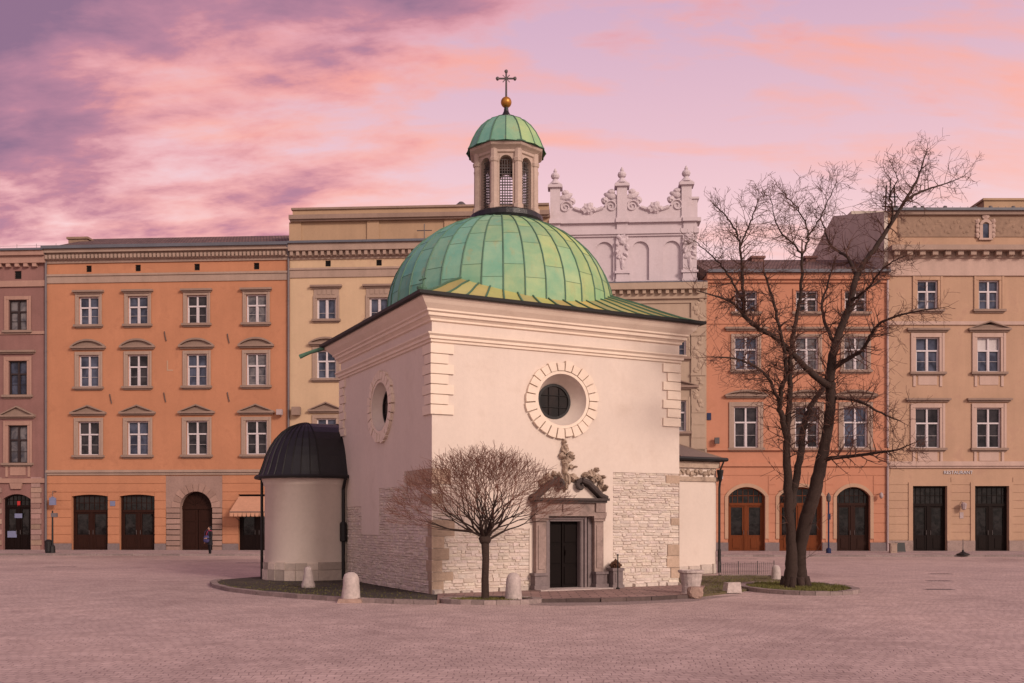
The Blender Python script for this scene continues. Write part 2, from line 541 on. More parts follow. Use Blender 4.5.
def wall_grid(mb, x0, x1, z0, z1, holes, mp, depth=0.3):
    """a wall face at depth 0 from x0..x1, z0..z1 with rectangular holes (hx0,hx1,hz0,hz1[,depth]) and reveals around them"""
    xs = sorted({x0, x1, *[min(max(h[k], x0), x1) for h in holes for k in (0, 1)]})
    zs = sorted({z0, z1, *[min(max(h[k], z0), z1) for h in holes for k in (2, 3)]})

    def hole(i, j):
        if i < 0 or j < 0 or i >= len(xs) - 1 or j >= len(zs) - 1:
            return None
        cx, cz = (xs[i] + xs[i + 1]) / 2, (zs[j] + zs[j + 1]) / 2
        for h in holes:
            if h[0] < cx < h[1] and h[2] < cz < h[3]:
                return h[4] if len(h) > 4 else depth
        return None

    for i in range(len(xs) - 1):
        for j in range(len(zs) - 1):
            a, b, c, d = xs[i], xs[i + 1], zs[j], zs[j + 1]
            k = hole(i, j)
            if k is None:
                mb.quad(mp(a, 0, c), mp(b, 0, c), mp(b, 0, d), mp(a, 0, d))
            else:
                if hole(i - 1, j) is None:
                    mb.quad(mp(a, 0, c), mp(a, 0, d), mp(a, k, d), mp(a, k, c))
                if hole(i + 1, j) is None:
                    mb.quad(mp(b, 0, d), mp(b, 0, c), mp(b, k, c), mp(b, k, d))
                if hole(i, j - 1) is None and j > 0:
                    mb.quad(mp(b, 0, c), mp(a, 0, c), mp(a, k, c), mp(b, k, c))
                if hole(i, j + 1) is None:
                    mb.quad(mp(a, 0, d), mp(b, 0, d), mp(b, k, d), mp(a, k, d))


def arc(x0, x1, zs, zc, n=14):
    """points of a circular arc from (x0,zs) to (x1,zs) through the crown at zc"""
    w, h = (x1 - x0) / 2, zc - zs
    r = (w * w + h * h) / (2 * h)
    cx, cz = (x0 + x1) / 2, zc - r
    a0 = math.acos(max(-1, min(1, w / r)))
    a0 = math.atan2(zs - cz, w)
    return [(cx + r * math.cos(PI - a0 - (PI - 2 * a0) * k / n), cz + r * math.sin(PI - a0 - (PI - 2 * a0) * k / n)) for k in range(n + 1)]


def arch_fill(mb, x0, x1, zs, zc, mp, depth=0.3, d0=0.0):
    P = arc(x0, x1, zs, zc)
    for (a, b), (c, d) in zip(P, P[1:]):
        mb.quad(mp(a, d0, b), mp(c, d0, d), mp(c, d0, zc), mp(a, d0, zc))
        mb.quad(mp(a, d0, b), mp(a, depth, b), mp(c, depth, d), mp(c, d0, d))


# ------------------------------------------------------------------ WORLD
W = bpy.data.worlds.new('World')
S.world = W
W.use_nodes = True
nt = W.node_tree
bg = nt.nodes['Background']
SUN_EL, SUN_AZ = R(24), R(140)       # azimuth clockwise from +Y: behind the camera, to the right
sky = nt.nodes.new('ShaderNodeTexSky')
sky.sky_type = 'NISHITA'
sky.sun_disc = False
sky.sun_elevation = SUN_EL
sky.sun_rotation = SUN_AZ
tc = nt.nodes.new('ShaderNodeTexCoord')
sep = nt.nodes.new('ShaderNodeSeparateXYZ')
nt.links.new(tc.outputs['Generated'], sep.inputs[0])
dx, dy, dz = sep.outputs
den = math_n(nt, 'ADD', math_n(nt, 'MAXIMUM', dz, 0.0), 0.32)
cu, cv = math_n(nt, 'DIVIDE', dx, den), math_n(nt, 'DIVIDE', dy, den)
cmb = nt.nodes.new('ShaderNodeCombineXYZ')
nt.links.new(cu, cmb.inputs[0])
nt.links.new(cv, cmb.inputs[1])


def sky_map(rot, scale, offs):
    m_ = nt.nodes.new('ShaderNodeMapping')
    m_.inputs['Rotation'].default_value = (0, 0, R(rot))
    m_.inputs['Scale'].default_value = scale
    m_.inputs['Location'].default_value = offs
    nt.links.new(cmb.outputs[0], m_.inputs[0])
    return m_.outputs[0]


sm1, sm2 = sky_map(14, (1.0, 2.0, 1), (5.2, 0.4, 0)), sky_map(24, (1.0, 3.6, 1), (2.6, 5.3, 0))
n_big = noise_n(nt, sm1, 0.9, 2, 0.5, 0.2)
n_mid = noise_n(nt, sm1, 2.6, 6, 0.55, 0.35)
n_str = noise_n(nt, sm2, 1.7, 6, 0.56, 0.35)
n_fine = noise_n(nt, sm1, 7.0, 6, 0.6, 0.2)
fine_ = math_n(nt, 'MULTIPLY', math_n(nt, 'SUBTRACT', n_fine, 0.5), 0.30)
# clear sky between the clouds: pale rose at the skyline to lilac above
clear = ramp_n(nt, dz, [(0.0, (0.95, 0.50, 0.44)), (0.27, (0.88, 0.56, 0.54)), (0.34, (0.79, 0.47, 0.50)), (0.46, (0.62, 0.37, 0.48)), (1.0, (0.40, 0.34, 0.55))])
nish = mix_n(nt, 1.0, sky.outputs[0], (0.03, 0.03, 0.03), 'MULTIPLY')
clear = mix_n(nt, 1.0, clear, nish, 'ADD')
# thin lit streaks
dS = math_n(nt, 'ADD', n_str, fine_)
streak = ramp_n(nt, dS, [(0.46, (0, 0, 0)), (0.64, (0.9, 0.9, 0.9))])
pinkc = ramp_n(nt, dz, [(0.25, (0.98, 0.54, 0.48)), (0.42, (1.0, 0.41, 0.31)), (0.55, (0.90, 0.34, 0.31))])
skyc = mix_n(nt, streak, clear, pinkc)
# the heavy mauve bank, thickest to the left
bank = math_n(nt, 'ADD', math_n(nt, 'ADD', math_n(nt, 'MULTIPLY', n_big, 0.55), math_n(nt, 'MULTIPLY', n_mid, 0.50)), fine_)
bank = math_n(nt, 'ADD', bank, math_n(nt, 'MULTIPLY', dx, -0.42))
bank = math_n(nt, 'ADD', bank, math_n(nt, 'MULTIPLY', math_n(nt, 'SUBTRACT', dz, 0.36), 1.15))
bankc = ramp_n(nt, bank, [(0.50, (1.0, 0.44, 0.36)), (0.56, (0.84, 0.34, 0.35)), (0.64, (0.50, 0.24, 0.335)), (0.74, (0.29, 0.17, 0.275))])
cov = ramp_n(nt, bank, [(0.49, (0, 0, 0)), (0.62, (1, 1, 1))])
skyc = mix_n(nt, cov, skyc, bankc)
# the dawn side of the sky (behind the camera, to the right) is the bright one
sdv = (0.30, -0.90)
dd_ = math_n(nt, 'ADD', math_n(nt, 'MULTIPLY', dx, sdv[0]), math_n(nt, 'MULTIPLY', dy, sdv[1]))
dawn = ramp_n(nt, dd_, [(0.05, (0, 0, 0)), (0.7, (0.9, 0.9, 0.9))])
skyc = mix_n(nt, dawn, skyc, (1.02, 0.81, 0.74))
nt.links.new(skyc, bg.inputs['Color'])
bg.inputs['Strength'].default_value = 1.0

sun = bpy.data.lights.new('sun', 'SUN')
sun.energy = 2.6
sun.angle = R(14)
sun.color = (1.0, 0.81, 0.69)
so = bpy.data.objects.new('sun', sun)
COL.objects.link(so)
sd = Vector((math.sin(SUN_AZ) * math.cos(SUN_EL), math.cos(SUN_AZ) * math.cos(SUN_EL), math.sin(SUN_EL)))
so.rotation_euler = (-sd).to_track_quat('-Z', 'Y').to_euler()
so.location = sd * 60

# ------------------------------------------------------------------ CAMERA
cam = bpy.data.cameras.new('camera')
cam.sensor_width = 36
cam.lens = F / 1024 * 36
cam.shift_y = (HZ - 341.5) / 1024
cam.clip_end = 2000
co = bpy.data.objects.new('camera', cam)
COL.objects.link(co)
co.location = (0, 0, EYE)
co.rotation_euler = (R(90), 0, 0)
S.camera = co
S.view_settings.view_transform = 'Standard'
S.view_settings.look = 'None'
S.view_settings.exposure = 0.0
S.view_settings.gamma = 1.0
S.render.resolution_x, S.render.resolution_y = 1024, 683

# ------------------------------------------------------------------ GROUND
b = MB()
b.quad((-700, -200, 0), (700, -200, 0), (700, 900, 0), (-700, 900, 0))
tag(b.build('ground', 'setts'), kind='structure')


# ------------------------------------------------------------------ FACADES
class Plane:
    def __init__(s, Y0, slope):
        s.Y0, s.s = Y0, slope
        s.k = math.sqrt(1 + slope * slope)
        s.rz = -math.atan(slope)

    def Y(s, px):
        return s.Y0 / (1 + s.s * (px - 512) / F)

    def X(s, px):
        return (px - 512) / F * s.Y(px)


PL = Plane(66.5, 1 / 16)
PR = Plane(65.8, 0.0)


class Facade:
    def __init__(s, name, label, pl, px0, px1, setback=0.0):
        s.pl, s.px0, s.px1 = pl, px0, px1
        s.root = empty(name, (pl.X(px0), pl.Y(px0), 0), pl.rz, label, 'building')
        s.holes = []
        s.W = s.x(px1)
        s.wall = MB()

    def x(s, px):
        return (s.pl.X(px) - s.pl.X(s.px0)) * s.pl.k

    def z(s, py, px=None):
        return EYE + (HZ - py) / F * s.pl.Y(s.px0 if px is None else px)

    def part(s, mb, name, mat, parent=None, **k):
        return mb.build(name, mat, parent or s.root, **k)


_cache = {}


def window(fc, pxc, wpx, py1, py0, hood='flat', mats=('stone_trim', 'sash', 'glass', 'hood'), sur=0.2, hood_gap=0.12, hoodw=0.42, ped=0.0,
           rows=(0.0, 0.62, 1.0), ref=None, blind=False, panel=0.0, apron=False):
    """one window: stone surround with its hood > sash frame, pane, sill. py1 top, py0 bottom of the glazed opening"""
    ref = pxc if ref is None else ref
    xc = fc.x(pxc)
    w = wpx / F * fc.pl.Y(ref) * fc.pl.k / 2
    z0, z1 = fc.z(py0, ref), fc.z(py1, ref)
    h = z1 - z0
    fc.holes.append((xc - w, xc + w, z0, z1, 0.3))
    key = (fc.root.name, round(w, 2), round(h, 2), hood, mats, blind, apron)
    if key not in _cache:
        q = MB()
        p0 = -0.05
        q.box(-w - sur, -w, p0, 0.02, 0, h)
        q.box(w, w + sur, p0, 0.02, 0, h)
        q.box(-w - sur, w + sur, p0, 0.02, h, h + sur + panel)
        q.box(-w - sur * 0.55, w + sur * 0.55, p0 - 0.03, p0, h + 0.02, h + 0.07)
        q.box(-w - sur - 0.03, -w - sur * 0.6, p0 - 0.03, p0, 0, h + sur)
        q.box(w + sur * 0.6, w + sur + 0.03, p0 - 0.03, p0, 0, h + sur)
        zt = h + sur + panel + hood_gap
        if panel:
            for k in range(4):
                q.box(-w + k * w / 2 + 0.05, -w + (k + 1) * w / 2 - 0.05, p0 - 0.03, p0, h + sur + 0.05, h + sur + panel - 0.06)
        if apron:
            q.box(-w - sur * 0.6, -w - sur * 0.05, -0.06, 0.02, -0.95, -0.15)
            q.box(w + sur * 0.05, w + sur * 0.6, -0.06, 0.02, -0.95, -0.15)
            q.box(-w * 0.8, w * 0.8, -0.035, 0.02, -0.85, -0.25)
        W_obj = q
        g = MB()
        wh = w + hoodw
        if hood != 'none':
            g.box(-wh + 0.09, wh - 0.09, -0.14, 0.02, zt - 0.1, zt)
            g.box(-wh, wh, -0.27, 0.02, zt, zt + 0.13)
            if hood == 'tri':
                g.prism([(-wh + 0.12, zt + 0.13), (wh - 0.12, zt + 0.13), (0, zt + ped - 0.12)], 0.02, -0.10, ident)
                for sgn in (-1, 1):
                    g.prism([(sgn * wh, zt + 0.13), (sgn * (wh - 0.14), zt + 0.13), (0, zt + ped - 0.10), (0, zt + ped)][::sgn], 0.02, -0.27, ident)
            elif hood == 'seg':
                P = arc(-wh, wh, zt + 0.13, zt + ped, 12)
                Q = arc(-wh + 0.12, wh - 0.12, zt + 0.131, zt + ped - 0.13, 12)
                g.prism(Q, 0.02, -0.10, ident)
                for k in range(12):
                    g.prism([P[k], P[k + 1], Q[k + 1], Q[k]], 0.02, -0.27, ident)
        sl = MB()
        sl.box(-w - sur - 0.12, w + sur + 0.12, -0.22, 0.02, -0.15, 0.0)
        sl.box(-w - sur - 0.02, w + sur + 0.02, -0.10, 0.02, -0.24, -0.15)
        f = MB()
        t, y0, y1 = 0.075, 0.12, 0.19
        f.box(-w, -w + t, y0, y1, 0, h)
        f.box(w - t, w, y0, y1, 0, h)
        f.box(-w + t, w - t, y0, y1, 0, t)
        f.box(-w + t, w - t, y0, y1, h - t, h)
        f.box(-0.055, 0.055, y0 - 0.02, y1, t, h - t)
        for r_ in rows[1:-1]:
            f.box(-w + t, -0.055, y0 - 0.02, y1, h * r_ - 0.05, h * r_ + 0.05)
            f.box(0.055, w - t, y0 - 0.02, y1, h * r_ - 0.05, h * r_ + 0.05)
        for sgn in (-1, 1):
            a, c = sorted((sgn * 0.055, sgn * (w - t)))
            f.box(a, a + 0.045, y0 + 0.02, y1, t, h * rows[1] - 0.05)
            f.box(c - 0.045, c, y0 + 0.02, y1, t, h * rows[1] - 0.05)
            f.box(a + 0.045, c - 0.045, y0 + 0.03, y1, h * 0.31 - 0.009, h * 0.31 + 0.009)
        p = MB()
        p.quad((-w, 0.205, 0), (w, 0.205, 0), (w, 0.205, h), (-w, 0.205, h))
        root = W_obj.build('window', mats[0], fc.root)
        kids = [f.build('frame', mats[1], root), p.build('pane', mats[2], root), sl.build('sill', mats[3], root)]
        if g.v:
            kids.append(g.build('pediment' if hood in ('tri', 'seg') else 'hood', mats[3], root))
        _cache[key] = (root, kids)
        if blind:
            bl = MB()
            bl.box(-w + t + 0.03, w - t - 0.03, 0.196, 0.201, h * 0.64, h - t)
            kids.append(bl.build('blind', 'blind', root))
        root.location = (xc, 0, z0)
        return root
    src, kids = _cache[key]
    root = copy_part(src, fc.root)
    root.location = (xc, 0, z0)
    for k in kids:
        c = copy_part(k, root)
        if k.name.startswith('pane'):
            pick = random.random()
            if pick < 0.5:
                c.material_slots[0].link = 'OBJECT'
                c.material_slots[0].material = M['glass_curtain' if pick < 0.22 else ('glass_low' if pick < 0.38 else 'glass')]
        if k.name.startswith('blind'):
            bpy.data.objects.remove(c)
    return root


def shop_door(fc, pl, pr, py_top, rise=0.0, mat='door_brown', transom=0.30, z0=0.1, surround=None, leaf_split=True, panel=0.95, name='shop_door', hole=True, ref=None):
    x0, x1 = fc.x(pl), fc.x(pr)
    z1 = fc.z(py_top, ref if ref else (pl + pr) / 2)
    if hole:
        fc.holes.append((x0, x1, 0.0, z1, 0.35))
        if rise:
            arch_fill(fc.wall, x0, x1, z1 - rise, z1, ident, 0.35)
    q, gl = MB(), MB()
    y0, y1 = 0.24, 0.33
    h = z1 - z0
    zt = z0 + h * (1 - transom)
    fr = 0.13
    q.box(x0, x0 + fr, y0, y1, z0, z1)
    q.box(x1 - fr, x1, y0, y1, z0, z1)
    q.box(x0 + fr, x1 - fr, y0, y1, z1 - fr, z1)
    q.box(x0 + fr, x1 - fr, y0 - 0.04, y1, zt - 0.09, zt + 0.09)
    xm = (x0 + x1) / 2
    q.box(xm - 0.1, xm + 0.1, y0 - 0.02, y1, z0, zt - 0.09)
    for a, c in ((x0 + fr, xm - 0.1), (xm + 0.1, x1 - fr)):
        q.box(a, a + 0.12, y0 + 0.02, y1, z0, zt - 0.09)
        q.box(c - 0.12, c, y0 + 0.02, y1, z0, zt - 0.09)
        q.box(a + 0.12, c - 0.12, y0 + 0.04, y1, z0, z0 + panel)
        q.box(a + 0.24, c - 0.24, y0 + 0.01, y0 + 0.04, z0 + 0.16, z0 + panel - 0.12)
        q.box(a + 0.12, c - 0.12, y0 + 0.03, y1, z0 + panel, z0 + panel + 0.08)
        q.box(a + 0.12, c - 0.12, y0 + 0.03, y1, zt - 0.2, zt - 0.09)
    # leaded fan / transom bars
    nb = 7
    for k in range(1, nb):
        xx = x0 + (x1 - x0) * k / nb
        q.box(xx - 0.015, xx + 0.015, y0 + 0.04, y1 - 0.02, zt + 0.09, z1 - fr)
    q.box(x0 + fr, x1 - fr, y0 + 0.04, y1 - 0.02, (zt + z1) / 2 - 0.02, (zt + z1) / 2 + 0.02)
    d = q.build(name, mat, fc.root)
    gl.quad((x0, 0.315, z0), (x1, 0.315, z0), (x1, 0.315, z1), (x0, 0.315, z1))
    gl.build('glass', 'shop_glass', d)
    for sg in (-1, 1):
        hd = MB()
        hd.tube([(xm + sg * 0.14, y0 - 0.06, z0 + 1.05), (xm + sg * 0.14, y0 - 0.06, z0 + 1.35)], 0.018, 6)
        hd.build('handle', 'iron', d)
    return d


def bands(fc, x0, x1, z0, z1, step, holes, proud=0.03, gap=0.035, blocks=None):
    """horizontal rustication added to the wall mesh, cut round the openings"""
    n = max(1, round((z1 - z0) / step))
    st = (z1 - z0) / n
    for k in range(n):
        a, c = z0 + k * st + gap / 2, z0 + (k + 1) * st - gap / 2
        segs = [(x0, x1)]
        for h in holes:
            if h[2] < c and h[3] > a:
                ns = []
                for s0, s1 in segs:
                    if h[1] <= s0 or h[0] >= s1:
                        ns.append((s0, s1))
                    else:
                        if h[0] > s0 + 0.03:
                            ns.append((s0, h[0]))
                        if h[1] < s1 - 0.03:
                            ns.append((h[1], s1))
                segs = ns
        for s0, s1 in segs:
            fc.wall.box(s0, s1, -proud, 0.0, a, c)


def strip(fc, mb, pya, pyb, proud, ref, x0=None, x1=None, back=0.0):
    """horizontal moulding between two pixel rows"""
    z1, z0 = sorted((fc.z(pya, ref), fc.z(pyb, ref)), reverse=True)
    mb.box(0 if x0 is None else x0, fc.W if x1 is None else x1, -proud, back, z0, z1)


def body(fc, ztop, depth, mat, name='wall'):
    wall_grid(fc.wall, 0, fc.W, 0, ztop, fc.holes, ident)
    q = fc.wall
    W_, D = fc.W, depth
    q.quad((0, 0, 0), (0, 0, ztop), (0, D, ztop), (0, D, 0))
    q.quad((W_, 0, ztop), (W_, 0, 0), (W_, D, 0), (W_, D, ztop))
    q.quad((0, D, 0), (0, D, ztop), (W_, D, ztop), (W_, D, 0))
    q.quad((0, 0, ztop), (W_, 0, ztop), (W_, D, ztop), (0, D, ztop))
    # dark rooms behind the openings
    o = q.build(name, mat, fc.root)
    return o


def vents(fc, xs, pya, pyb, ref, w=6):
    for px in xs:
        v = MB()
        x = fc.x(px)
        hw = w / F * fc.pl.Y(px) / 2
        z1, z0 = fc.z(pya, ref), fc.z(pyb, ref)
        fc.holes.append((x - hw, x + hw, z0, z1, 0.25))
        v.box(x - hw, x + hw, 0.12, 0.16, z0, z1)
        for k in range(4):
            zz = z0 + (z1 - z0) * (k + 0.5) / 4
            v.box(x - hw, x + hw, 0.06, 0.12, zz - 0.02, zz + 0.02)
        fc.part(v, 'attic_vent', 'vent')


def dentils(mb, x0, x1, z0, z1, y0, y1, step, w):
    n = int((x1 - x0) / step)
    for k in range(n):
        x = x0 + (k + 0.5) * step
        mb.box(x - w / 2, x + w / 2, y0, y1, z0, z1)


def pipe(fc, px, py_top, mat='pipe', r=0.075, ref=None, y=-0.12, x=None):
    q = MB()
    x = fc.x(px) if x is None else x
    zt = fc.z(py_top, px)
    q.tube([(x, -0.5, zt + 0.25), (x, -0.38, zt), (x, y, zt - 0.5), (x, y, zt - 1), (x, y, 0.1)], r, 8)
    for k in range(1, 6):
        q.lathe([(r + 0.02, -0.03), (r + 0.02, 0.03)], (x, y, zt * k / 6), 8)
    fc.part(q, 'downpipe', mat)


def gable_roof(fc, z0, z1, depth, over=0.45, mat='tiles', y0=None, ridge=None):
    q = MB()
    W_ = fc.W
    ya = -over if y0 is None else y0
    ym = depth / 2 if ridge is None else ridge
    q.quad((0, ya, z0), (W_, ya, z0), (W_, ym, z1), (0, ym, z1))
    q.quad((0, ym, z1), (W_, ym, z1), (W_, depth + 0.4, z0), (0, depth + 0.4, z0))
    q.face(q.pts([(0, ya, z0), (0, ym, z1), (0, depth + 0.4, z0)]))
    q.face(q.pts([(W_, ya, z0), (W_, depth + 0.4, z0), (W_, ym, z1)]))
    q.quad((0, ya, z0), (0, depth + 0.4, z0), (W_, depth + 0.4, z0), (W_, ya, z0))
    return fc.part(q, 'roof', mat)


def snow_rail(fc, z, y, n=22, h=0.55, par=None):
    q = MB()
    for k in range(n + 1):
        x = fc.W * k / n
        q.tube([(x, y, z - 0.3), (x, y, z + h)], 0.012, 4)
    q.tube([(0, y, z + h * 0.75), (fc.W, y, z + h * 0.75)], 0.010, 4)
    fc.part(q, 'lightning_wire', 'iron')


def chimney(fc, px0, px1, pya, pyb, y, mat, depth=1.4):
    """brick stack standing on the roof at depth y behind the facade"""
    k = (fc.pl.Y(px0) + y) / fc.pl.Y(px0)
    X = lambda px: (px - 512) / F * (fc.pl.Y(px) + y) - fc.pl.X(fc.px0) + y * fc.pl.s
    q = MB()
    x0, x1 = X(px0), X(px1)
    Yd = fc.pl.Y(px0) + y
    z1, z0 = EYE + (HZ - pya) / F * Yd, EYE + (HZ - pyb) / F * Yd
    q.box(x0, x1, y, y + depth, z0 - 1.2, z1 - 0.15)
    q.box(x0 - 0.1, x1 + 0.1, y - 0.1, y + depth + 0.1, z1 - 0.15, z1)
    for k in range(3):
        xx = x0 + (x1 - x0) * (k + 0.5) / 3
        q.box(xx - 0.14, xx + 0.14, y + depth / 2 - 0.14, y + depth / 2 + 0.14, z1, z1 + 0.12)
    fc.part(q, 'chimney', mat)


# ---- 1 rose house at the left edge
fc = Facade('rose_house', 'old rose stucco house with brown window frames beside the orange house', PL, -150, 47)
r = 18
for px in (-120, -74, -28, 18):
    window(fc, px, 19, 300, 330.5, 'none', ('pink_trim', 'sash_brown', 'glass', 'hood'), sur=0.26, ref=r)
    window(fc, px, 19, 361, 395, 'flat', ('pink_trim', 'sash_brown', 'glass', 'hood'), sur=0.30, ref=r, hoodw=0.62, hood_gap=0.28)
    window(fc, px, 20, 425.5, 463, 'tri', ('pink_trim', 'sash_brown', 'glass_low', 'hood'), sur=0.30, ref=r, hoodw=0.58, ped=0.75, hood_gap=0.28, apron=True)
shop_door(fc, 3, 30.6, 494, 0.35, 'door_dark', transom=0.22, ref=r)
shop_door(fc, -42, -15, 494, 0.35, 'door_dark', transom=0.22, ref=r)
vents(fc, (-120, -74, -28, 18), 271, 279, r, 7)
b = MB()
strip(fc, b, 257, 264, 0.30, r)
strip(fc, b, 252.5, 257, 0.5, r)
for ya_, yb_, pr_ in ((281, 287, 0.12), (331.5, 334.5, 0.08), (478.5, 483, 0.12)):
    b2 = MB()
    strip(fc, b2, ya_, yb_, pr_, r)
    fc.part(b2, 'string_course', 'pink_trim')
dentils(b, 0, fc.W, fc.z(267.5, r), fc.z(264, r), -0.26, 0, 0.62, 0.28)
fc.part(b, 'cornice', 'pink_trim')
for xx, ww in ((fc.x(31.5), fc.x(42) - fc.x(31.5)), (fc.x(-14), fc.x(2) - fc.x(-14))):
    b = MB()
    for kk in range(14):
        z0 = 0.05 + kk * 0.36
        ww2 = ww * (1.0 if kk % 2 else 0.86)
        c = random.uniform(0.82, 1.2)
        b.tint = (c, c * random.uniform(0.9, 1.05), c * random.uniform(0.9, 1.05))
        b.box(xx, xx + ww2, -0.06 - 0.02 * (kk % 2), 0, z0 + 0.015, z0 + 0.345)
    fc.part(b, 'stone_pier', 'portal_grey')
b = MB()
x = fc.x(16.8)
b.prism([(x - 0.35, fc.z(489, r)), (x + 0.35, fc.z(489, r)), (x + 0.45, fc.z(483.2, r)), (x - 0.45, fc.z(483.2, r))], 0, -0.14, ident)
fc.part(b, 'keystone', 'pink_trim')
body(fc, fc.z(257, r), 13, 'pink')
b = MB()
b.box(0, fc.W, -0.62, -0.45, fc.z(252.5, r), fc.z(250.5, r))
fc.part(b, 'gutter', 'zinc')
gable_roof(fc, fc.z(252, r), fc.z(252, r) + 2.0, 13, 0.5, ridge=7)
snow_rail(fc, fc.z(247, r), 1.2, 10)
# shop notices in the door glass
b = MB()
x0 = fc.x(13)
b.box(x0, fc.x(20.5), 0.20, 0.22, fc.z(518, r), fc.z(513.5, r))
fc.part(b, 'window_notice', 'pale_blue')
b = MB()
b.box(fc.x(5.8), fc.x(15), 0.20, 0.22, fc.z(537.5, r), fc.z(531, r))
fc.part(b, 'window_poster', 'pale_blue')
b = MB()
b.box(fc.x(15.6), fc.x(18.6), 0.20, 0.22, fc.z(506, r), fc.z(501, r))
fc.part(b, 'red_shop_mark', 'red')

# ---- 2 orange house
fc = Facade('orange_house', 'orange stucco house with stone portal and salmon awning', PL, 47, 290)
r = 138
cols = (88.9, 138, 197, 256.5)
for px in cols:
    window(fc, px, 20.5, 296.3, 324.2, 'flat', sur=0.2, ref=r, hoodw=0.38, hood_gap=0.10)
    window(fc, px, 20.5, 354.8, 386.4, 'seg' if px != 88.9 else 'seg', sur=0.24, ref=r, hoodw=0.52, ped=0.62, hood_gap=0.22)
    window(fc, px, 21.5, 421.4, 455, 'tri', ('stone_trim', 'sash', 'glass_low', 'hood'), sur=0.26, ref=r, hoodw=0.52, ped=0.62, hood_gap=0.25)
shop_door(fc, 71.7, 108, 494.5, 0.12, ref=r)
shop_door(fc, 119.6, 154.8, 494.5, 0.12, ref=r)
shop_door(fc, 238.5, 274, 494.5, 0.0, 'door_dark', ref=r)
# stone portal with the arched gate
px0, px1, ppx0, ppx1 = 166, 222.5, 180, 212
x0, x1 = fc.x(ppx0), fc.x(ppx1)
z1 = fc.z(491.5, r)
zs = z1 - (x1 - x0) / 2
fc.holes.append((fc.x(px0), fc.x(px1), 0, fc.z(476, r), 0.12))
q = MB()
X0, X1, ZT = fc.x(px0), fc.x(px1), fc.z(476, r)
n = 8
for sgn, a, c in ((0, X0, x0), (1, x1, X1)):
    for k in range(n):
        t_ = random.uniform(0.85, 1.15)
        q.tint = (t_, t_ * 0.99, t_ * 0.98)
        q.stone(a + 0.01, c - 0.005, zs * k / n + 0.01, zs * (k + 1) / n - 0.01, 0.12, -0.04, 0.02, ident)
cx = (x0 + x1) / 2
rr = (x1 - x0) / 2
nv = 11
for k in range(nv):
    a0, a1 = PI * k / nv + 0.012, PI * (k + 1) / nv - 0.012
    t_ = random.uniform(0.85, 1.2)
    q.tint = (t_, t_ * 0.98, t_ * 0.96)
    ro = rr * (1.52 if k % 2 == 0 else 1.44)

    def pt(rad, an):
        return (min(max(cx + rad * math.cos(an), X0), X1), min(zs + rad * math.sin(an), ZT))
    poly = [pt(rr, a0), pt(ro, a0), pt(ro, (a0 + a1) / 2), pt(ro, a1), pt(rr, a1), pt(rr, (a0 + a1) / 2)]
    q.prism(poly, 0.12, -0.06, ident)
q.tint = (0.95, 0.95, 0.95)
P = arc(x0, x1, zs + 0.001, z1, 20)
for (a, bb), (c, d) in zip(P, P[1:]):
    q.quad((a, -0.02, bb), (c, -0.02, d), (c, -0.02, ZT), (a, -0.02, ZT))
    q.quad((a, -0.02, bb), (a, 0.5, bb), (c, 0.5, d), (c, -0.02, d))
q.quad((X0, -0.02, zs), (x0, -0.02, zs), (x0, -0.02, ZT), (X0, -0.02, ZT))
q.quad((x1, -0.02, zs), (X1, -0.02, zs), (X1, -0.02, ZT), (x1, -0.02, ZT))
q.quad((x0, 0.12, 0), (x0, 0.5, 0), (x0, 0.5, zs), (x0, 0.12, zs))
q.quad((x1, 0.12, 0), (x1, 0.12, zs), (x1, 0.5, zs), (x1, 0.5, 0))
port = fc.part(q, 'stone_portal', 'portal_grey')
g = MB()
for a, c in ((x0, cx - 0.02), (cx + 0.02, x1)):
    g.box(a, c, 0.42, 0.5, 0.1, zs)
    for zz in (0.3, 1.25, 2.05):
        g.box(a + 0.18, c - 0.18, 0.39, 0.42, zz, zz + 0.72)
g.box(x0, x1, 0.36, 0.5, zs - 0.1, zs + 0.12)
g.prism(arc(x0, x1, zs + 0.121, z1, 20), 0.5, 0.44, ident)
for k in range(1, 8):
    an = PI * k / 8
    g.prism([(cx + 0.2 * math.cos(an - 0.1), zs + 0.12 + 0.2 * math.sin(an - 0.1)), (cx + (rr - 0.15) * math.cos(an - 0.03), zs + (rr - 0.15) * math.sin(an - 0.03) + 0.1),
             (cx + (rr - 0.15) * math.cos(an + 0.03), zs + (rr - 0.15) * math.sin(an + 0.03) + 0.1), (cx + 0.2 * math.cos(an + 0.1), zs + 0.12 + 0.2 * math.sin(an + 0.1))], 0.44, 0.40, ident)
g.build('gate', 'door_brown', port)
vents(fc, cols, 264.7, 271.3, r, 5.5)
pz = fc.z(543.5, r)
zr = fc.z(474.5, r)
bands(fc, 0, fc.W, pz + 0.02, zr - 0.05, 0.56, fc.holes + [(X0, X1, 0, ZT)], 0.035, 0.05)
segs = [(0, fc.x(71.7)), (fc.x(108), fc.x(119.6)), (fc.x(154.8), X0), (X1, fc.x(238.5)), (fc.x(274), fc.W)]
for a, c in segs:
    q = MB()
    q.box(a, c, -0.07, 0, 0, pz)
    fc.part(q, 'plinth', 'plinth')
b = MB()
strip(fc, b, 470, 472.5, 0.2, r)
strip(fc, b, 472.5, 475, 0.1, r)
fc.part(b, 'string_course', 'stone_trim')
b = MB()
strip(fc, b, 273.5, 282.3, 0.07, r)
strip(fc, b, 273.5, 275.5, 0.14, r)
fc.part(b, 'frieze_band', 'stone_trim')
b = MB()
strip(fc, b, 259.5, 262.5, 0.10, r)
strip(fc, b, 253, 259.5, 0.22, r)
strip(fc, b, 249.5, 253, 0.48, r)
dentils(b, 0, fc.W, fc.z(258.8, r), fc.z(255, r), -0.40, -0.2, 0.27, 0.15)
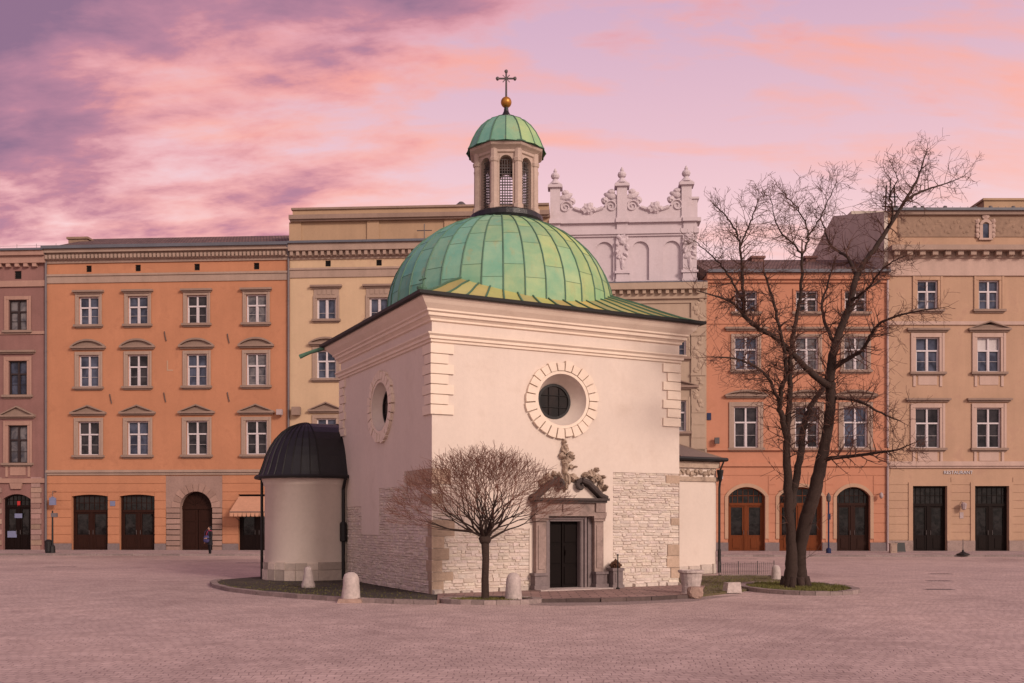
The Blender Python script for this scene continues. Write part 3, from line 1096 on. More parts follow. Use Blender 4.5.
fc.part(b, 'cornice', 'stone_trim')
body(fc, fc.z(253, r), 13, 'orange')
b = MB()
b.box(-0.1, fc.W, -0.66, -0.46, fc.z(249.5, r), fc.z(246.5, r))
fc.part(b, 'gutter', 'zinc')
gable_roof(fc, fc.z(248.5, r), fc.z(248.5, r) + 2.6, 13, 0.5, mat='tiles', ridge=6.5)
chimney(fc, 60, 79, 236.8, 244, 4.5, 'beige_dark')
snow_rail(fc, fc.z(243, r), 2.0, 26)
pipe(fc, 46.5, 252, x=-0.02)
pipe(fc, 289, 250)
# awning over the last shop front
q = MB()
ax0, ax1 = fc.x(239), fc.x(275)
za, zb = fc.z(496.5, r), fc.z(512, r)
yo = -1.6
q.quad((ax0, -0.02, za), (ax0 - 0.1, yo, zb), (ax1, yo, zb), (ax1, -0.02, za))
q.quad((ax0, -0.02, za - 0.05), (ax1, -0.02, za - 0.05), (ax1, yo, zb - 0.04), (ax0 - 0.1, yo, zb - 0.04))
q.face(q.pts([(ax0, -0.02, za), (ax0, -0.02, zb), (ax0 - 0.1, yo, zb)]))
nsc = 9
for k in range(nsc):
    a, c = ax0 - 0.1 + (ax1 - ax0 + 0.1) * k / nsc, ax0 - 0.1 + (ax1 - ax0 + 0.1) * (k + 1) / nsc
    q.quad((a, yo, zb), (c, yo, zb), (c - 0.03, yo - 0.03, zb - 0.30), (a + 0.03, yo - 0.03, zb - 0.30))
    q.quad((a + 0.1, yo + 0.02, zb), (a + 0.05, yo, zb - 0.33), (c - 0.05, yo, zb - 0.33), (c - 0.1, yo + 0.02, zb))
aw = fc.part(q, 'awning', 'awning')
q = MB()
q.tube([(ax0 - 0.1, yo, zb - 0.02), (ax1, yo, zb - 0.02)], 0.035, 6)
q.build('awning_bar', 'iron', aw)
q = MB()
q.tube([(ax0 + 0.05, -0.03, zb - 0.6), (ax0 - 0.05, yo + 0.02, zb - 0.05)], 0.02, 6)
q.build('awning_arm', 'iron', aw)
q = MB()
q.tube([(ax1 - 0.05, -0.03, zb - 0.6), (ax1 - 0.05, yo + 0.02, zb - 0.05)], 0.02, 6)
q.build('awning_arm', 'iron', aw)
# wall anchors and small plates
for px, py in ((111, 399), (165, 398), (228.5, 398), (165.5, 337), (228.5, 340)):
    q = MB()
    x, z = fc.x(px), fc.z(py, r)
    q.tube([(x - 0.06, -0.06, z + 0.35), (x, -0.06, z), (x + 0.08, -0.06, z - 0.3)], 0.03, 5)
    fc.part(q, 'wall_anchor', 'iron')
q = MB()
x, z = fc.x(169.5), fc.z(366, r)
q.box(x - 0.18, x - 0.1, -0.02, 0, z - 0.35, z + 0.35)
q.box(x - 0.1, x + 0.25, -0.02, 0, z - 0.35, z - 0.27)
fc.part(q, 'bare_letter_mark', 'beige')
q = MB()
q.box(fc.x(110.5), fc.x(115.5), -0.07, -0.036, fc.z(506, r), fc.z(501, r))
fc.part(q, 'wall_plate', 'pale_blue')
q = MB()
x, z = fc.x(56.5), fc.z(500, r)
q.tube([(x, -0.03, z + 0.6), (x, -0.5, z + 0.6)], 0.025, 6)
q.tube([(x, -0.5, z + 0.6), (x, -0.5, z + 0.2)], 0.02, 6)
pb = fc.part(q, 'sign_bracket', 'iron')
q = MB()
q.box(x - 0.22, x + 0.22, -0.56, -0.44, z - 0.35, z + 0.15)
q.box(x - 0.08, x + 0.08, -0.58, -0.42, z + 0.15, z + 0.22)
q.build('hanging_sign', 'pale_blue', pb)
q = MB()
x, z = fc.x(281.5), fc.z(414, r)
q.box(x - 0.22, x + 0.16, -0.5, -0.2, z - 0.16, z + 0.2)
q.tube([(x, -0.03, z - 0.22), (x, -0.3, z - 0.1)], 0.04, 6)
fc.part(q, 'floodlight', 'pipe_pale')

# ---- 3 cream house
fc = Facade('cream_house', 'cream stucco house with a tall blank parapet behind the church dome', PL, 290, 549)
r = 326
for px in (326.5, 379, 432):
    window(fc, px, 19.5, 298.5, 319.2, 'flat', sur=0.2, ref=r, hoodw=0.42, hood_gap=0.1, panel=0.45, rows=(0, 0.999, 1.0))
    window(fc, px, 20, 350.5, 378.5, 'seg', sur=0.24, ref=r, hoodw=0.5, ped=0.5, hood_gap=0.15)
    window(fc, px, 20, 418.5, 452, 'tri', sur=0.26, ref=r, hoodw=0.55, ped=0.65, hood_gap=0.2)
vents(fc, (328, 379, 432), 260.5, 266.5, r, 5.5)
shop_door(fc, 310, 345, 494, 0.0, 'door_dark', ref=r)
shop_door(fc, 362, 397, 494, 0.0, 'door_dark', ref=r)
b = MB()
strip(fc, b, 268, 277.5, 0.08, r)
strip(fc, b, 268, 270, 0.15, r)
fc.part(b, 'frieze_band', 'stone_trim')
b = MB()
strip(fc, b, 257, 259.5, 0.08, r)
strip(fc, b, 252, 257, 0.2, r)
strip(fc, b, 245, 252, 0.5, r)
b2 = MB()
strip(fc, b2, 470, 475, 0.15, r)
fc.part(b2, 'string_course', 'stone_trim')
dentils(b, 0, fc.W, fc.z(256.5, r), fc.z(252.2, r), -0.42, -0.18, 0.42, 0.2)
fc.part(b, 'cornice', 'stone_trim')
body(fc, fc.z(245, r), 14, 'cream')
b = MB()
b.box(0, fc.W, -0.66, -0.44, fc.z(245, r), fc.z(242.8, r))
fc.part(b, 'gutter', 'zinc')
# parapet set back on the roof
b = MB()
zp0, zp1 = fc.z(244.9, r), fc.z(208.5, r)
yb = 0.25
b.box(fc.x(291.5), fc.W, yb, 9, zp0, zp1)
for px in (294.5, 372.5, 450, 528):
    b.box(fc.x(px - 6), fc.x(px + 6), yb - 0.1, yb, zp0, fc.z(221, r))
fc.part(b, 'parapet', 'cream_top')
b = MB()
b.box(fc.x(290), fc.W, yb - 0.30, yb - 0.001, fc.z(221, r), fc.z(219.3, r))
b.box(fc.x(289.4), fc.W, yb - 0.45, yb - 0.001, fc.z(219.3, r), fc.z(215, r))
b.box(fc.x(290.5), fc.W, yb - 0.12, 9.1, fc.z(209.9, r) + 0.09, fc.z(208.3, r) + 0.12)
fc.part(b, 'coping', 'hood')
b = MB()
b.lathe([(0.15, 0), (0.18, 0.5), (0.42, 0.55), (0.42, 0.7), (0.15, 0.95)], (fc.x(457), 2.5, zp1 + 0.1), 10)
fc.part(b, 'roof_vent', 'iron')
pz = MB()
x, z = fc.x(425.5), fc.z(236, r)
pz.tube([(x, -0.5, fc.z(243, r)), (x, -0.5, z + 0.55)], 0.035, 5)
pz.tube([(x - 0.5, -0.5, z + 0.1), (x + 0.5, -0.5, z + 0.1)], 0.035, 5)
fc.part(pz, 'iron_cross', 'iron')
q = MB()
x, z = fc.x(297.5), fc.z(411, r)
q.box(x - 0.28, x + 0.28, -0.5, -0.12, z - 0.3, z + 0.25)
q.tube([(x, 0, z), (x, -0.2, z)], 0.06, 6)
fc.part(q, 'floodlight', 'hood')

# ---- 4 grey house with the white attic
fc = Facade('attic_house', 'grey beige house crowned by a white scrolled attic with pinnacles', PL, 549, 706.5)
r = 690
for px in (590, 632, 674):
    window(fc, px, 24, 330, 357, 'none', ('grey_stucco', 'sash', 'glass', 'hood'), sur=0.22, ref=r)
    window(fc, px, 24, 400.5, 431.5, 'tri', ('grey_stucco', 'sash', 'glass', 'hood'), sur=0.24, ref=r, hoodw=0.8, ped=0.6, hood_gap=0.6)
shop_door(fc, 580, 620, 494, 0.0, 'door_dark', ref=r)
b = MB()
strip(fc, b, 299, 303, 0.08, r)
strip(fc, b, 290.5, 299, 0.25, r)
strip(fc, b, 284, 290.5, 0.62, r)
for ya_, yb_, pr_ in ((318, 321, 0.1), (449, 456, 0.12)):
    b2 = MB()
    strip(fc, b2, ya_, yb_, pr_, r)
    fc.part(b2, 'string_course', 'grey_stucco')
dentils(b, 0, fc.W, fc.z(294.5, r), fc.z(290.6, r), -0.5, -0.22, 0.5, 0.22)
fc.part(b, 'cornice', 'grey_stucco')
# carved strip pilaster at the right edge
b = MB()
xa, xb = fc.x(691), fc.x(705)
b.box(xa, xb, -0.12, 0, 0, fc.z(303, r))
for k in range(26):
    z = fc.z(410, r) + k * 0.29
    if k % 9 == 8:
        b.box(xa - 0.04, xb + 0.04, -0.18, -0.12, z - 0.08, z + 0.08)
    else:
        b.lump(((xa + xb) / 2 + 0.2 * math.sin(k * 1.3), -0.13, z), (0.17, 0.06, 0.17), 0, k, 0.3, 9, 6)
for z in (fc.z(413, r), fc.z(425, r), fc.z(438, r)):
    b.box(xa + 0.02, xb - 0.02, -0.15, -0.12, z, z + 0.5)
fc.part(b, 'carved_pilaster', 'grey_stucco')
body(fc, fc.z(284, r), 14, 'grey_stucco')
b = MB()
zz = fc.z(284, r)
b.quad((0, -0.64, zz + 0.02), (fc.W, -0.64, zz + 0.02), (fc.W, 0.5, fc.z(279.2, r) + 0.04), (0, 0.5, fc.z(279.2, r) + 0.04))
b.quad((fc.W, -0.64, zz + 0.02), (fc.W, 0.5, zz), (fc.W, 0.5, fc.z(279.2, r) + 0.04), (fc.W, 0.3, fc.z(279.5, r)))
b.quad((0, -0.64, zz), (0, -0.64, zz + 0.02), (fc.W, -0.64, zz + 0.02), (fc.W, -0.64, zz))
fc.part(b, 'ledge_roof', 'zinc')
# the attic: wall, niches, pilasters, cornices, volutes, pinnacles
yA = 0.55
za0, za1 = fc.z(284, r) + 0.003, fc.z(216, r)
ax1 = fc.x(697)
b = MB()
niche = []
for pxa, pxb in ((596, 613.5), (632.3, 649.7), (664, 681.5), (561, 577)):
    niche.append((fc.x(pxa), fc.x(pxb), fc.z(277.5, r), fc.z(238, r), 0.16))
am = lambda x, d, z: (x, yA + d, z)
wall_grid(b, 0, ax1, za0, za1, niche, am, 0.16)
for h in niche:
    rise = (h[1] - h[0]) / 2
    arch_fill(b, h[0], h[1], h[3] - rise, h[3], am, 0.16)
    b.quad(am(h[0], 0.16, h[2]), am(h[1], 0.16, h[2]), am(h[1], 0.16, h[3]), am(h[0], 0.16, h[3]))
b.quad((ax1, yA, za0), (ax1, 10, za0), (ax1, 10, za1), (ax1, yA, za1))
b.quad((0, yA, za0), (0, yA, za1), (0, 10, za1), (0, 10, za0))
b.quad((0, yA, za1), (ax1, yA, za1), (ax1, 10, za1), (0, 10, za1))
b.quad((0, 10, za0), (0, 10, za1), (ax1, 10, za1), (ax1, 10, za0))
at_w = fc.part(b, 'attic_wall', 'attic')
for pc, hw in ((555, 5.5), (622.5, 6), (690.5, 7)):
    b = MB()
    xa, xb = fc.x(pc - hw), fc.x(pc + hw)
    b.box(xa, xb, yA - 0.16, yA, za0, fc.z(233.5, r))
    b.box(xa - 0.1, xb + 0.1, yA - 0.24, yA, fc.z(271, r), fc.z(268.5, r))
    b.box(xa - 0.05, xb + 0.05, yA - 0.2, yA, fc.z(279.6, r), fc.z(276.6, r))
    xm = (xa + xb) / 2
    zc_ = fc.z(246, r)
    b.lump((xm, yA - 0.18, zc_ + 0.5), (0.26, 0.16, 0.26), 0, pc, 0.2, 10, 7)
    for k in range(9):
        an = k * 0.7
        b.lump((xm + 0.32 * math.cos(an), yA - 0.18, zc_ + 0.1 + 0.75 * math.sin(an)), (0.15, 0.1, 0.2), an, k + pc, 0.3, 8, 6)
    b.lump((xm, yA - 0.18, zc_ - 1.0), (0.14, 0.1, 0.4), 0, 3, 0.3, 8, 6)
    b.build('pilaster', 'attic', at_w)
b = MB()
x1c = ax1
b.box(0, x1c + 0.10, yA - 0.12, yA, fc.z(233.2, r), fc.z(231.2, r))
b.box(0, x1c + 0.18, yA - 0.22, yA, fc.z(231.2, r), fc.z(226.5, r))
b.box(0, x1c + 0.08, yA - 0.10, yA, fc.z(226.5, r), fc.z(220, r))
b.box(0, x1c + 0.3, yA - 0.32, 1.5, fc.z(220, r), fc.z(216.2, r))
for pc, hw in ((555, 6), (622.5, 6.5), (690.5, 7.5)):
    b.box(fc.x(pc - hw), min(fc.x(pc + hw), x1c + 0.34), yA - 0.42, yA - 0.32, fc.z(220, r), fc.z(216.2, r))
    b.box(fc.x(pc - hw + 1), fc.x(pc + hw - 1), yA - 0.22, yA - 0.10, fc.z(226.5, r), fc.z(220, r))
fc.part(b, 'attic_cornice', 'attic')
zb = za1


def crest(px0, px1):
    """a swag of two volutes falling to a shell in the middle"""
    q = MB()
    xa, xb = fc.x(px0), fc.x(px1)
    xm = (xa + xb) / 2
    W2 = (xb - xa) / 2
    zt, zl = fc.z(194, r), fc.z(206.3, r)
    top = []
    n = 24
    for k in range(n + 1):
        t_ = -1 + 2 * k / n
        a = abs(t_)
        # concave curve: low in the middle, rising to the volutes
        z = zl + (zt - zl) * (max(0, (a - 0.12) / 0.88) ** 1.7)
        if a > 0.60:
            z = max(z, zt - 0.0 - 0.9 * (1 - a) * 0.6)
        if 0.52 < a <= 0.60:
            z = zl + (zt - zl) * 0.55
        top.append((xm + t_ * W2, z))
    for (a, za), (c, zc) in zip(top, top[1:]):
        q.prism([(a, zb), (c, zb), (c, zc), (a, za)], yA + 0.5, yA + 0.02, ident)
    # moulded rim along the curve
    low = [(x, z) for (x, z) in top if abs((x - xm) / W2) <= 0.56]
    q.tube([(x, yA - 0.02, z) for x, z in low], 0.12, 7)
    for sg in (-1, 1):
        vx, vz = xm + sg * W2 * 0.66, fc.z(197, r)
        sp = []
        for k in range(26):
            an = k * 0.42
            rr_ = 0.42 * (1 - k / 28)
            sp.append((vx + sg * (-rr_ * math.cos(an)) + sg * 0.25, yA - 0.03, vz - 0.35 + rr_ * math.sin(an)))
        q.tube(sp, [0.065 - 0.0015 * k for k in range(26)], 6)
        q.lump((xm + sg * W2 * 0.58, yA + 0.15, vz + 0.08), (0.26, 0.26, 0.24), 0, 2, 0.15, 10, 7)
        q.lump((xm + sg * W2 * 0.80, yA + 0.2, zt + 0.2), (0.50, 0.22, 0.24), sg * 0.35, 5, 0.10, 12, 7)
        q.lump((xm + sg * W2 * 0.80, yA + 0.15, zt + 0.45), (0.26, 0.2, 0.2), 0, 8, 0.08, 10, 7)
        q.lump((xm + sg * 0.34, yA, zl + 0.1), (0.26, 0.2, 0.16), sg * 0.5, 1, 0.2, 9, 6)
    q.lump((xm, yA, zl + 0.15), (0.36, 0.26, 0.40), 0, 4, 0.25, 12, 8)
    fc.part(q, 'scroll_crest', 'attic', smooth=False)


crest(559.5, 617.5)
crest(627, 684)
for pc in (555, 622.5, 687.5):
    q = MB()
    x = fc.x(pc)
    hw = 0.33
    zt = fc.z(182.5, r)
    q.box(x - hw, x + hw, yA - 0.08, yA + 0.58, zb, zt)
    q.box(x - hw - 0.05, x + hw + 0.05, yA - 0.13, yA + 0.63, zb, zb + 0.15)
    q.box(x - hw - 0.16, x + hw + 0.16, yA - 0.24, yA + 0.74, zt, zt + 0.16)
    q.box(x - hw - 0.08, x + hw + 0.08, yA - 0.16, yA + 0.66, zt + 0.16, zt + 0.26)
    q.lathe([(0.5, 0), (0.36, 0.12), (0.20, 0.30), (0.13, 0.4), (0.25, 0.48), (0.30, 0.62), (0.24, 0.76), (0.10, 0.86), (0.13, 0.93), (0.05, 1.1), (0.01, 1.15)], (x, yA + 0.25, zt + 0.26), 12, PI / 12)
    fc.part(q, 'pinnacle', 'attic')
q = MB()
x = fc.x(697)
q.box(x - 0.35, x + 0.1, yA, yA + 3.0, zb, fc.z(196.5, r))
q.box(x - 0.4, x + 0.2, yA - 0.1, yA + 3.1, fc.z(196.5, r), fc.z(194.5, r))
fc.part(q, 'side_parapet', 'attic')

# ---- 5 apricot house
fc = Facade('apricot_house', 'apricot stucco house with arched wooden shop doors behind the big tree', PR, 706.5, 888)
r = 800
oc = (746, 806.8, 855.5)
for px in oc:
    window(fc, px, 22, 291, 312, 'none', ('orange_b', 'sash', 'glass', 'hood'), sur=0.16, ref=r)
    window(fc, px, 23, 337, 370, 'flat', ('stone_trim', 'sash', 'glass', 'hood'), sur=0.2, ref=r, hoodw=0.66, hood_gap=0.3)
    window(fc, px, 24, 406.7, 447.8, 'seg', ('stone_trim', 'sash', 'glass_low', 'hood'), sur=0.3, ref=r, hoodw=0.62, ped=0.45, hood_gap=0.35)
for a, c, m_ in ((728, 765, 'door_red'), (779, 822, 'door_red'), (836.5, 870, 'door_brown')):
    shop_door(fc, a, c, 487, 0.62, m_, transom=0.27, ref=r)
    q = MB()
    x0, x1 = fc.x(a), fc.x(c)
    z1 = fc.z(487, r)
    Pi = arc(x0, x1, z1 - 0.62, z1, 14)
    Po = arc(x0 - 0.22, x1 + 0.22, z1 - 0.60, z1 + 0.24, 14)
    for k in range(14):
        q.prism([Pi[k], Pi[k + 1], Po[k + 1], Po[k]], 0, -0.08, ident)
    q.box(x0 - 0.22, x0, -0.08, 0, 0.9, z1 - 0.62)
    q.box(x1, x1 + 0.22, -0.08, 0, 0.9, z1 - 0.62)
    fc.part(q, 'door_surround', 'beige')
pz = fc.z(542.5, r)
hh = [(fc.x(a) - 0.22, fc.x(c) + 0.22, 0, fc.z(483, r)) for a, c in ((728, 765), (779, 822), (836.5, 870))]
bands(fc, 0, fc.W, pz + 0.02, fc.z(466, r), 0.62, hh, 0.03, 0.045)
q = MB()
ed = [0, fc.x(728), fc.x(765), fc.x(779), fc.x(822), fc.x(836.5), fc.x(870), fc.W]
for k in range(0, 8, 2):
    q = MB()
    q.box(ed[k], ed[k + 1], -0.10, 0, 0, pz)
    fc.part(q, 'plinth', 'plinth')
b = MB()
for ya_, yb_, pr_ in ((448.3, 450.5, 0.2), (462.5, 466.5, 0.16), (322, 324, 0.06)):
    b2 = MB()
    strip(fc, b2, ya_, yb_, pr_, r)
    fc.part(b2, 'string_course', 'orange_b')
strip(fc, b, 274, 280, 0.3, r)
strip(fc, b, 280, 283, 0.14, r)
fc.part(b, 'cornice', 'orange_b')
body(fc, fc.z(275, r), 13, 'orange_b')
b = MB()
b.box(0, fc.W, -0.55, -0.4, fc.z(274, r), fc.z(271, r))
fc.part(b, 'gutter', 'zinc')
gable_roof(fc, fc.z(273.5, r), fc.z(273.5, r) + 2.6, 13, 0.42, ridge=6.5)
for px0, px1 in ((752, 764), (806, 816)):
    chimney(fc, px0, px1, 256, 263, 5.5, 'pink', 1.0)
pipe(fc, 887, 272, 'pipe_pale')
q = MB()
x, z = fc.x(880), fc.z(495, r)
q.tube([(x, 0, z + 0.1), (x, -0.3, z + 0.15)], 0.03, 6)
q.lump((x - 0.05, -0.38, z - 0.05), (0.13, 0.13, 0.2), 0, 1, 0.04, 10, 7)
fc.part(q, 'wall_lamp', 'pipe_pale')
q = MB()
q.box(fc.x(706.8), fc.x(711), -0.06, -0.031, fc.z(420, r), fc.z(413, r))
fc.part(q, 'blue_number_plate', 'blue')
q = MB()
q.box(fc.x(718.8), fc.x(722.8), -0.05, -0.031, fc.z(479, r), fc.z(474, r))
fc.part(q, 'wall_plate', 'white_paint')
q = MB()
x, z = fc.x(716), fc.z(441, r)
q.tube([(x, 0, z), (x, -0.25, z)], 0.04, 6)
q.box(x - 0.15, x + 0.15, -0.4, -0.2, z - 0.2, z + 0.2)
fc.part(q, 'small_lamp', 'iron')

# ---- 6 beige house at the right edge
fc = Facade('beige_house', 'beige house with carved frieze, dark doors and fascia lettering', PR, 888, 1085)
r = 960
bc = (927.5, 988.8, 1050)
for i, px in enumerate(bc):
    window(fc, px, 20.5, 280.5, 309.5, 'none', ('beige', 'sash', 'glass', 'hood'), sur=0.28, ref=r)
    window(fc, px, 23.5, 337.5, 372, 'tri' if i else 'flat', ('beige_trim', 'sash', 'glass', 'hood'), sur=0.30, ref=r, hoodw=0.62, ped=0.62, hood_gap=0.16, blind=(i == 1), apron=True)
    window(fc, px, 24.5, 408, 448, 'flat', ('beige_trim', 'sash', 'glass_low', 'hood'), sur=0.30, ref=r, hoodw=0.66, hood_gap=0.2, apron=True)
dr = ((912.5, 946.7), (974.5, 1008.6), (1036, 1070))
for a, c in dr:
    shop_door(fc, a, c, 486, 0.0, 'door_dark', transom=0.29, ref=r)
    q = MB()
    x0, x1, z1 = fc.x(a), fc.x(c), fc.z(486, r)
    q.box(x0 - 0.28, x0, -0.08, 0, pz, z1)
    q.box(x1, x1 + 0.28, -0.08, 0, pz, z1)
    q.box(x0 - 0.28, x1 + 0.28, -0.08, 0, z1, z1 + 0.24)
    fc.part(q, 'door_surround', 'beige')
pz = fc.z(540.5, r)
hh = [(fc.x(a) - 0.28, fc.x(c) + 0.28, 0, fc.z(482, r)) for a, c in dr]
bands(fc, 0.05, fc.W, pz + 0.02, fc.z(477, r), 0.5, hh, 0.03, 0.045)
q = MB()
ed = [0] + [fc.x(v) for d in dr for v in d] + [fc.W]
for k in range(0, len(ed), 2):
    q = MB()
    q.box(ed[k], ed[k + 1], -0.12, 0, 0, pz)
    fc.part(q, 'plinth', 'portal_stone')
b = MB()
strip(fc, b, 461.5, 466, 0.22, r)
strip(fc, b, 466, 468, 0.12, r)
fc.part(b, 'string_course', 'beige_trim')
b = MB()
strip(fc, b, 321.5, 325, 0.1, r)
fc.part(b, 'string_course', 'beige_trim')
b = MB()
strip(fc, b, 270.5, 276, 0.12, r)
strip(fc, b, 258.5, 270.5, 0.06, r)
fc.part(b, 'frieze_band', 'beige_trim')
b = MB()
strip(fc, b, 252.5, 258.5, 0.15, r)
strip(fc, b, 247.5, 252.5, 0.72, r)
dentils(b, 0, fc.W, fc.z(256.8, r), fc.z(252.5, r), -0.55, 0, 0.83, 0.36)
fc.part(b, 'cornice', 'stone_trim')
body(fc, fc.z(211.5, r), 13.5, 'beige')
# carved band and ornate attic window
b = MB()
za, zb_ = fc.z(237, r), fc.z(217, r)
b.box(fc.x(898), fc.W, -0.05, 0, za, zb_)
for k in range(60):
    x = fc.x(899) + (fc.W - fc.x(900)) * k / 60
    b.lump((x, -0.06, (za + zb_) / 2 + 0.38 * math.sin(k * 1.1)), (0.12, 0.018, 0.10), k, k, 0.3, 7, 5)
fc.part(b, 'carved_frieze', 'beige_dark')
b = MB()
strip(fc, b, 211.8, 215.5, 0.25, r)
fc.part(b, 'coping', 'hood')
b = MB()
strip(fc, b, 209.3, 211.8, 0.40, r, back=1.0)
fc.part(b, 'roof_edge', 'zinc')
q = MB()
x = fc.x(985)
z0, z1 = fc.z(237, r), fc.z(226.5, r)
hw = 0.2
for sg in (-1, 1):
    q.box(x + sg * 0.3 - 0.1, x + sg * 0.3 + 0.1, -0.14, -0.05, z0 - 0.1, z1 + 0.1)
    for k in range(4):
        q.lump((x + sg * 0.52, -0.09, z0 + 0.1 + 0.3 * k), (0.14, 0.07, 0.16), 0, k, 0.3, 8, 6)
P, Q = arc(x - 0.4, x + 0.4, z1 + 0.1, z1 + 0.45, 8), arc(x - 0.22, x + 0.22, z1 + 0.1, z1 + 0.25, 8)
for k in range(8):
    q.prism([P[k], P[k + 1], Q[k + 1], Q[k]], -0.05, -0.16, ident)
q.box(x - 0.45, x + 0.45, -0.16, -0.05, z0 - 0.22, z0 - 0.1)
q.lump((x, -0.1, z1 + 0.62), (0.24, 0.08, 0.2), 0, 3, 0.3, 9, 6)
wn = fc.part(q, 'attic_window', 'beige_trim')
q = MB()
q.box(x - 0.2, x + 0.2, -0.08, -0.051, z0 - 0.1, z1 + 0.15)
q.build('pane', 'glass', wn)
# firewall and roof behind the parapet (stands taller than the neighbour)
q = MB()
zf = fc.z(211.5, r)
Yb = lambda px, py, Y: EYE + (HZ - py) / F * Y
prof = [(0.3, zf + 0.003), (10.2, Yb(837, 216, 76.0)), (10.6, Yb(835, 217, 76.4)), (16.2, Yb(815, 258, 82.0)), (16.2, zf - 6), (13.52, zf - 6), (13.52, zf + 0.003)]
n = len(prof)
a = q.pts([(0.0, y, z) for y, z in prof])
c = q.pts([(fc.W, y, z) for y, z in prof])
q.face(a)
q.face(c[::-1])
for k in range(n):
    q.face((a[k], a[(k + 1) % n], c[(k + 1) % n], c[k]))
fw = MB()
fw.prism([(0.0, fc.z(262, r)), (0.0, zf)] + [(y, z) for y, z in prof[1:4]] + [(16.2, 8)], -0.012, -0.25, lambda x, d, z: (d, x, z))
fc.part(fw, 'firewall', 'firewall')
fc.part(q, 'roof', 'tiles')
chimney(fc, 984, 1030, 198.5, 211, 4.0, 'cream_top', 2.2)
q = MB()
x, y_ = 0.6, 1.2
for dx_ in (-0.35, 0.35):
    q.tube([(x + dx_, y_, zf), (x + dx_ * 0.75, y_, zf + 2.1)], 0.055, 5)
q.tube([(x, y_, zf + 1.35), (x, y_, zf + 2.6)], 0.045, 5)
for zz in (0.7, 1.35):
    q.tube([(x - 0.5, y_, zf + zz), (x + 0.5, y_, zf + zz)], 0.05, 5)
fc.part(q, 'roof_antenna', 'black_paint')
q = MB()
for k in range(26):
    x = 0.3 + k * 0.5
    q.tube([(x, 0.1, zf + 0.1), (x, 0.1, zf + 0.38)], 0.014, 4)
    if random.random() < 0.35:
        q.lump((x, 0.1, zf + 0.32), (0.14, 0.08, 0.1), 0, k, 0.15, 7, 5)
q.box(0.2, 13.2, 0.08, 0.12, zf + 0.03, zf + 0.12)
fc.part(q, 'bird_spikes', 'iron')
# small roof block on the firewall crest
q = MB()
q.box(-0.2, 2.4, 6.5, 8.8, Yb(850, 217, 73), Yb(850, 212.5, 73) - 0.1)
fc.part(q, 'roof_hatch', 'firewall')


def lettering(txt, pxc, py, h):
    cu_ = bpy.data.curves.new('lettering', 'FONT')
    cu_.body = txt
    cu_.size = h
    cu_.align_x = 'CENTER'
    cu_.extrude = 0.02
    cu_.materials.append(M['white_paint'])
    t_o = bpy.data.objects.new('lettering_curve', cu_)
    me_ = bpy.data.meshes.new_from_object(t_o)
    bpy.data.objects.remove(t_o)
    o = bpy.data.objects.new('lettering', me_)
    COL.objects.link(o)
    o.parent = fc.root
    o.location = (fc.x(pxc), -0.04, fc.z(py, r))
    o.rotation_euler = (R(90), 0, 0)


lettering('RESTAURANT', 958, 474, 0.31)
q = MB()
x, z = fc.x(961.3), fc.z(507, r)
q.tube([(x, -0.05, z + 0.35), (x, -0.35, z + 0.2)], 0.025, 6)
q.lathe([(0.05, 0.3), (0.2, 0.2), (0.14, -0.15), (0.05, -0.2)], (x, -0.38, z), 8)
q.box(x - 0.12, x + 0.12, -0.06, -0.031, z - 0.75, z - 0.35)
fc.part(q, 'wall_lantern', 'pipe_pale')

# ---- pavement along the houses
b = MB()
b.box(-60, 11.6, 0, 8.2, 0.0, 0.10, lambda x, y, z: (x, 66.5 - x / 16 - 8.2 + y, z))
b.box(11.6, 60, 0, 8.0, 0.0, 0.102, lambda x, y, z: (x, 57.8 + y, z))
tag(b.build('pavement', 'flags'), kind='structure')
b = MB()
n = 0
x = -60
while x < 60:
    L = random.uniform(0.8, 1.2)
    yy = (66.5 - x / 16 - 8.2) if x < 11.6 else 57.8
    t_ = random.uniform(0.85, 1.15)
    b.tint = (t_,) * 3
    y2 = (66.5 - (x + L) / 16 - 8.2) if x < 11.6 else 57.8
    P = [(x, yy - 0.22), (x + L - 0.012, y2 - 0.22), (x + L - 0.012, y2 - 0.002), (x, yy - 0.002)]
    b.slab(P, 0, 0.112)
    x += L
tag(b.build('kerb', 'kerb'), kind='structure')

exec_church = True
# ------------------------------------------------------------------ CHURCH
CA = math.atan2(0.453, 0.891)
CC = Vector((-2.14, 26.7, 0))
U, V = Vector((math.cos(CA), math.sin(CA), 0)), Vector((-math.sin(CA), math.cos(CA), 0))
church = empty('church', CC, CA, 'small white plastered church with green copper dome and lantern', 'church')
SZ = 8.1


def loc(p):
    d = Vector(p) - CC
    return Vector((d.dot(U), d.dot(V), d.z))


def glob(u, v, z=0):
    return CC + U * u + V * v + Vector((0, 0, z))


mr = lambda x, d, z: (x, d, z)                 # right (entrance) face: x along u, depth along +v
ml = lambda x, d, z: (d, SZ - x, z)            # left face seen from outside: x runs from the far end to the corner
mb_ = lambda x, d, z: (SZ - x, SZ - d, z)      # back
me_ = lambda x, d, z: (SZ - d, x, z)           # far right


def ring_patch(q, cx, cz, half, rad, mp, n=48):
    """square of wall round a circular opening"""
    for k in range(n):
        a0, a1 = 2 * PI * k / n + PI / 4, 2 * PI * (k + 1) / n + PI / 4

        def sq(a):
            m_ = max(abs(math.cos(a)), abs(math.sin(a)))
            return cx + half * math.cos(a) / m_, cz + half * math.sin(a) / m_
        p0, p1 = sq(a0), sq(a1)
        c0, c1 = (cx + rad * math.cos(a0), cz + rad * math.sin(a0)), (cx + rad * math.cos(a1), cz + rad * math.sin(a1))
        q.quad(mp(c0[0], 0, c0[1]), mp(p0[0], 0, p0[1]), mp(p1[0], 0, p1[1]), mp(c1[0], 0, c1[1]))


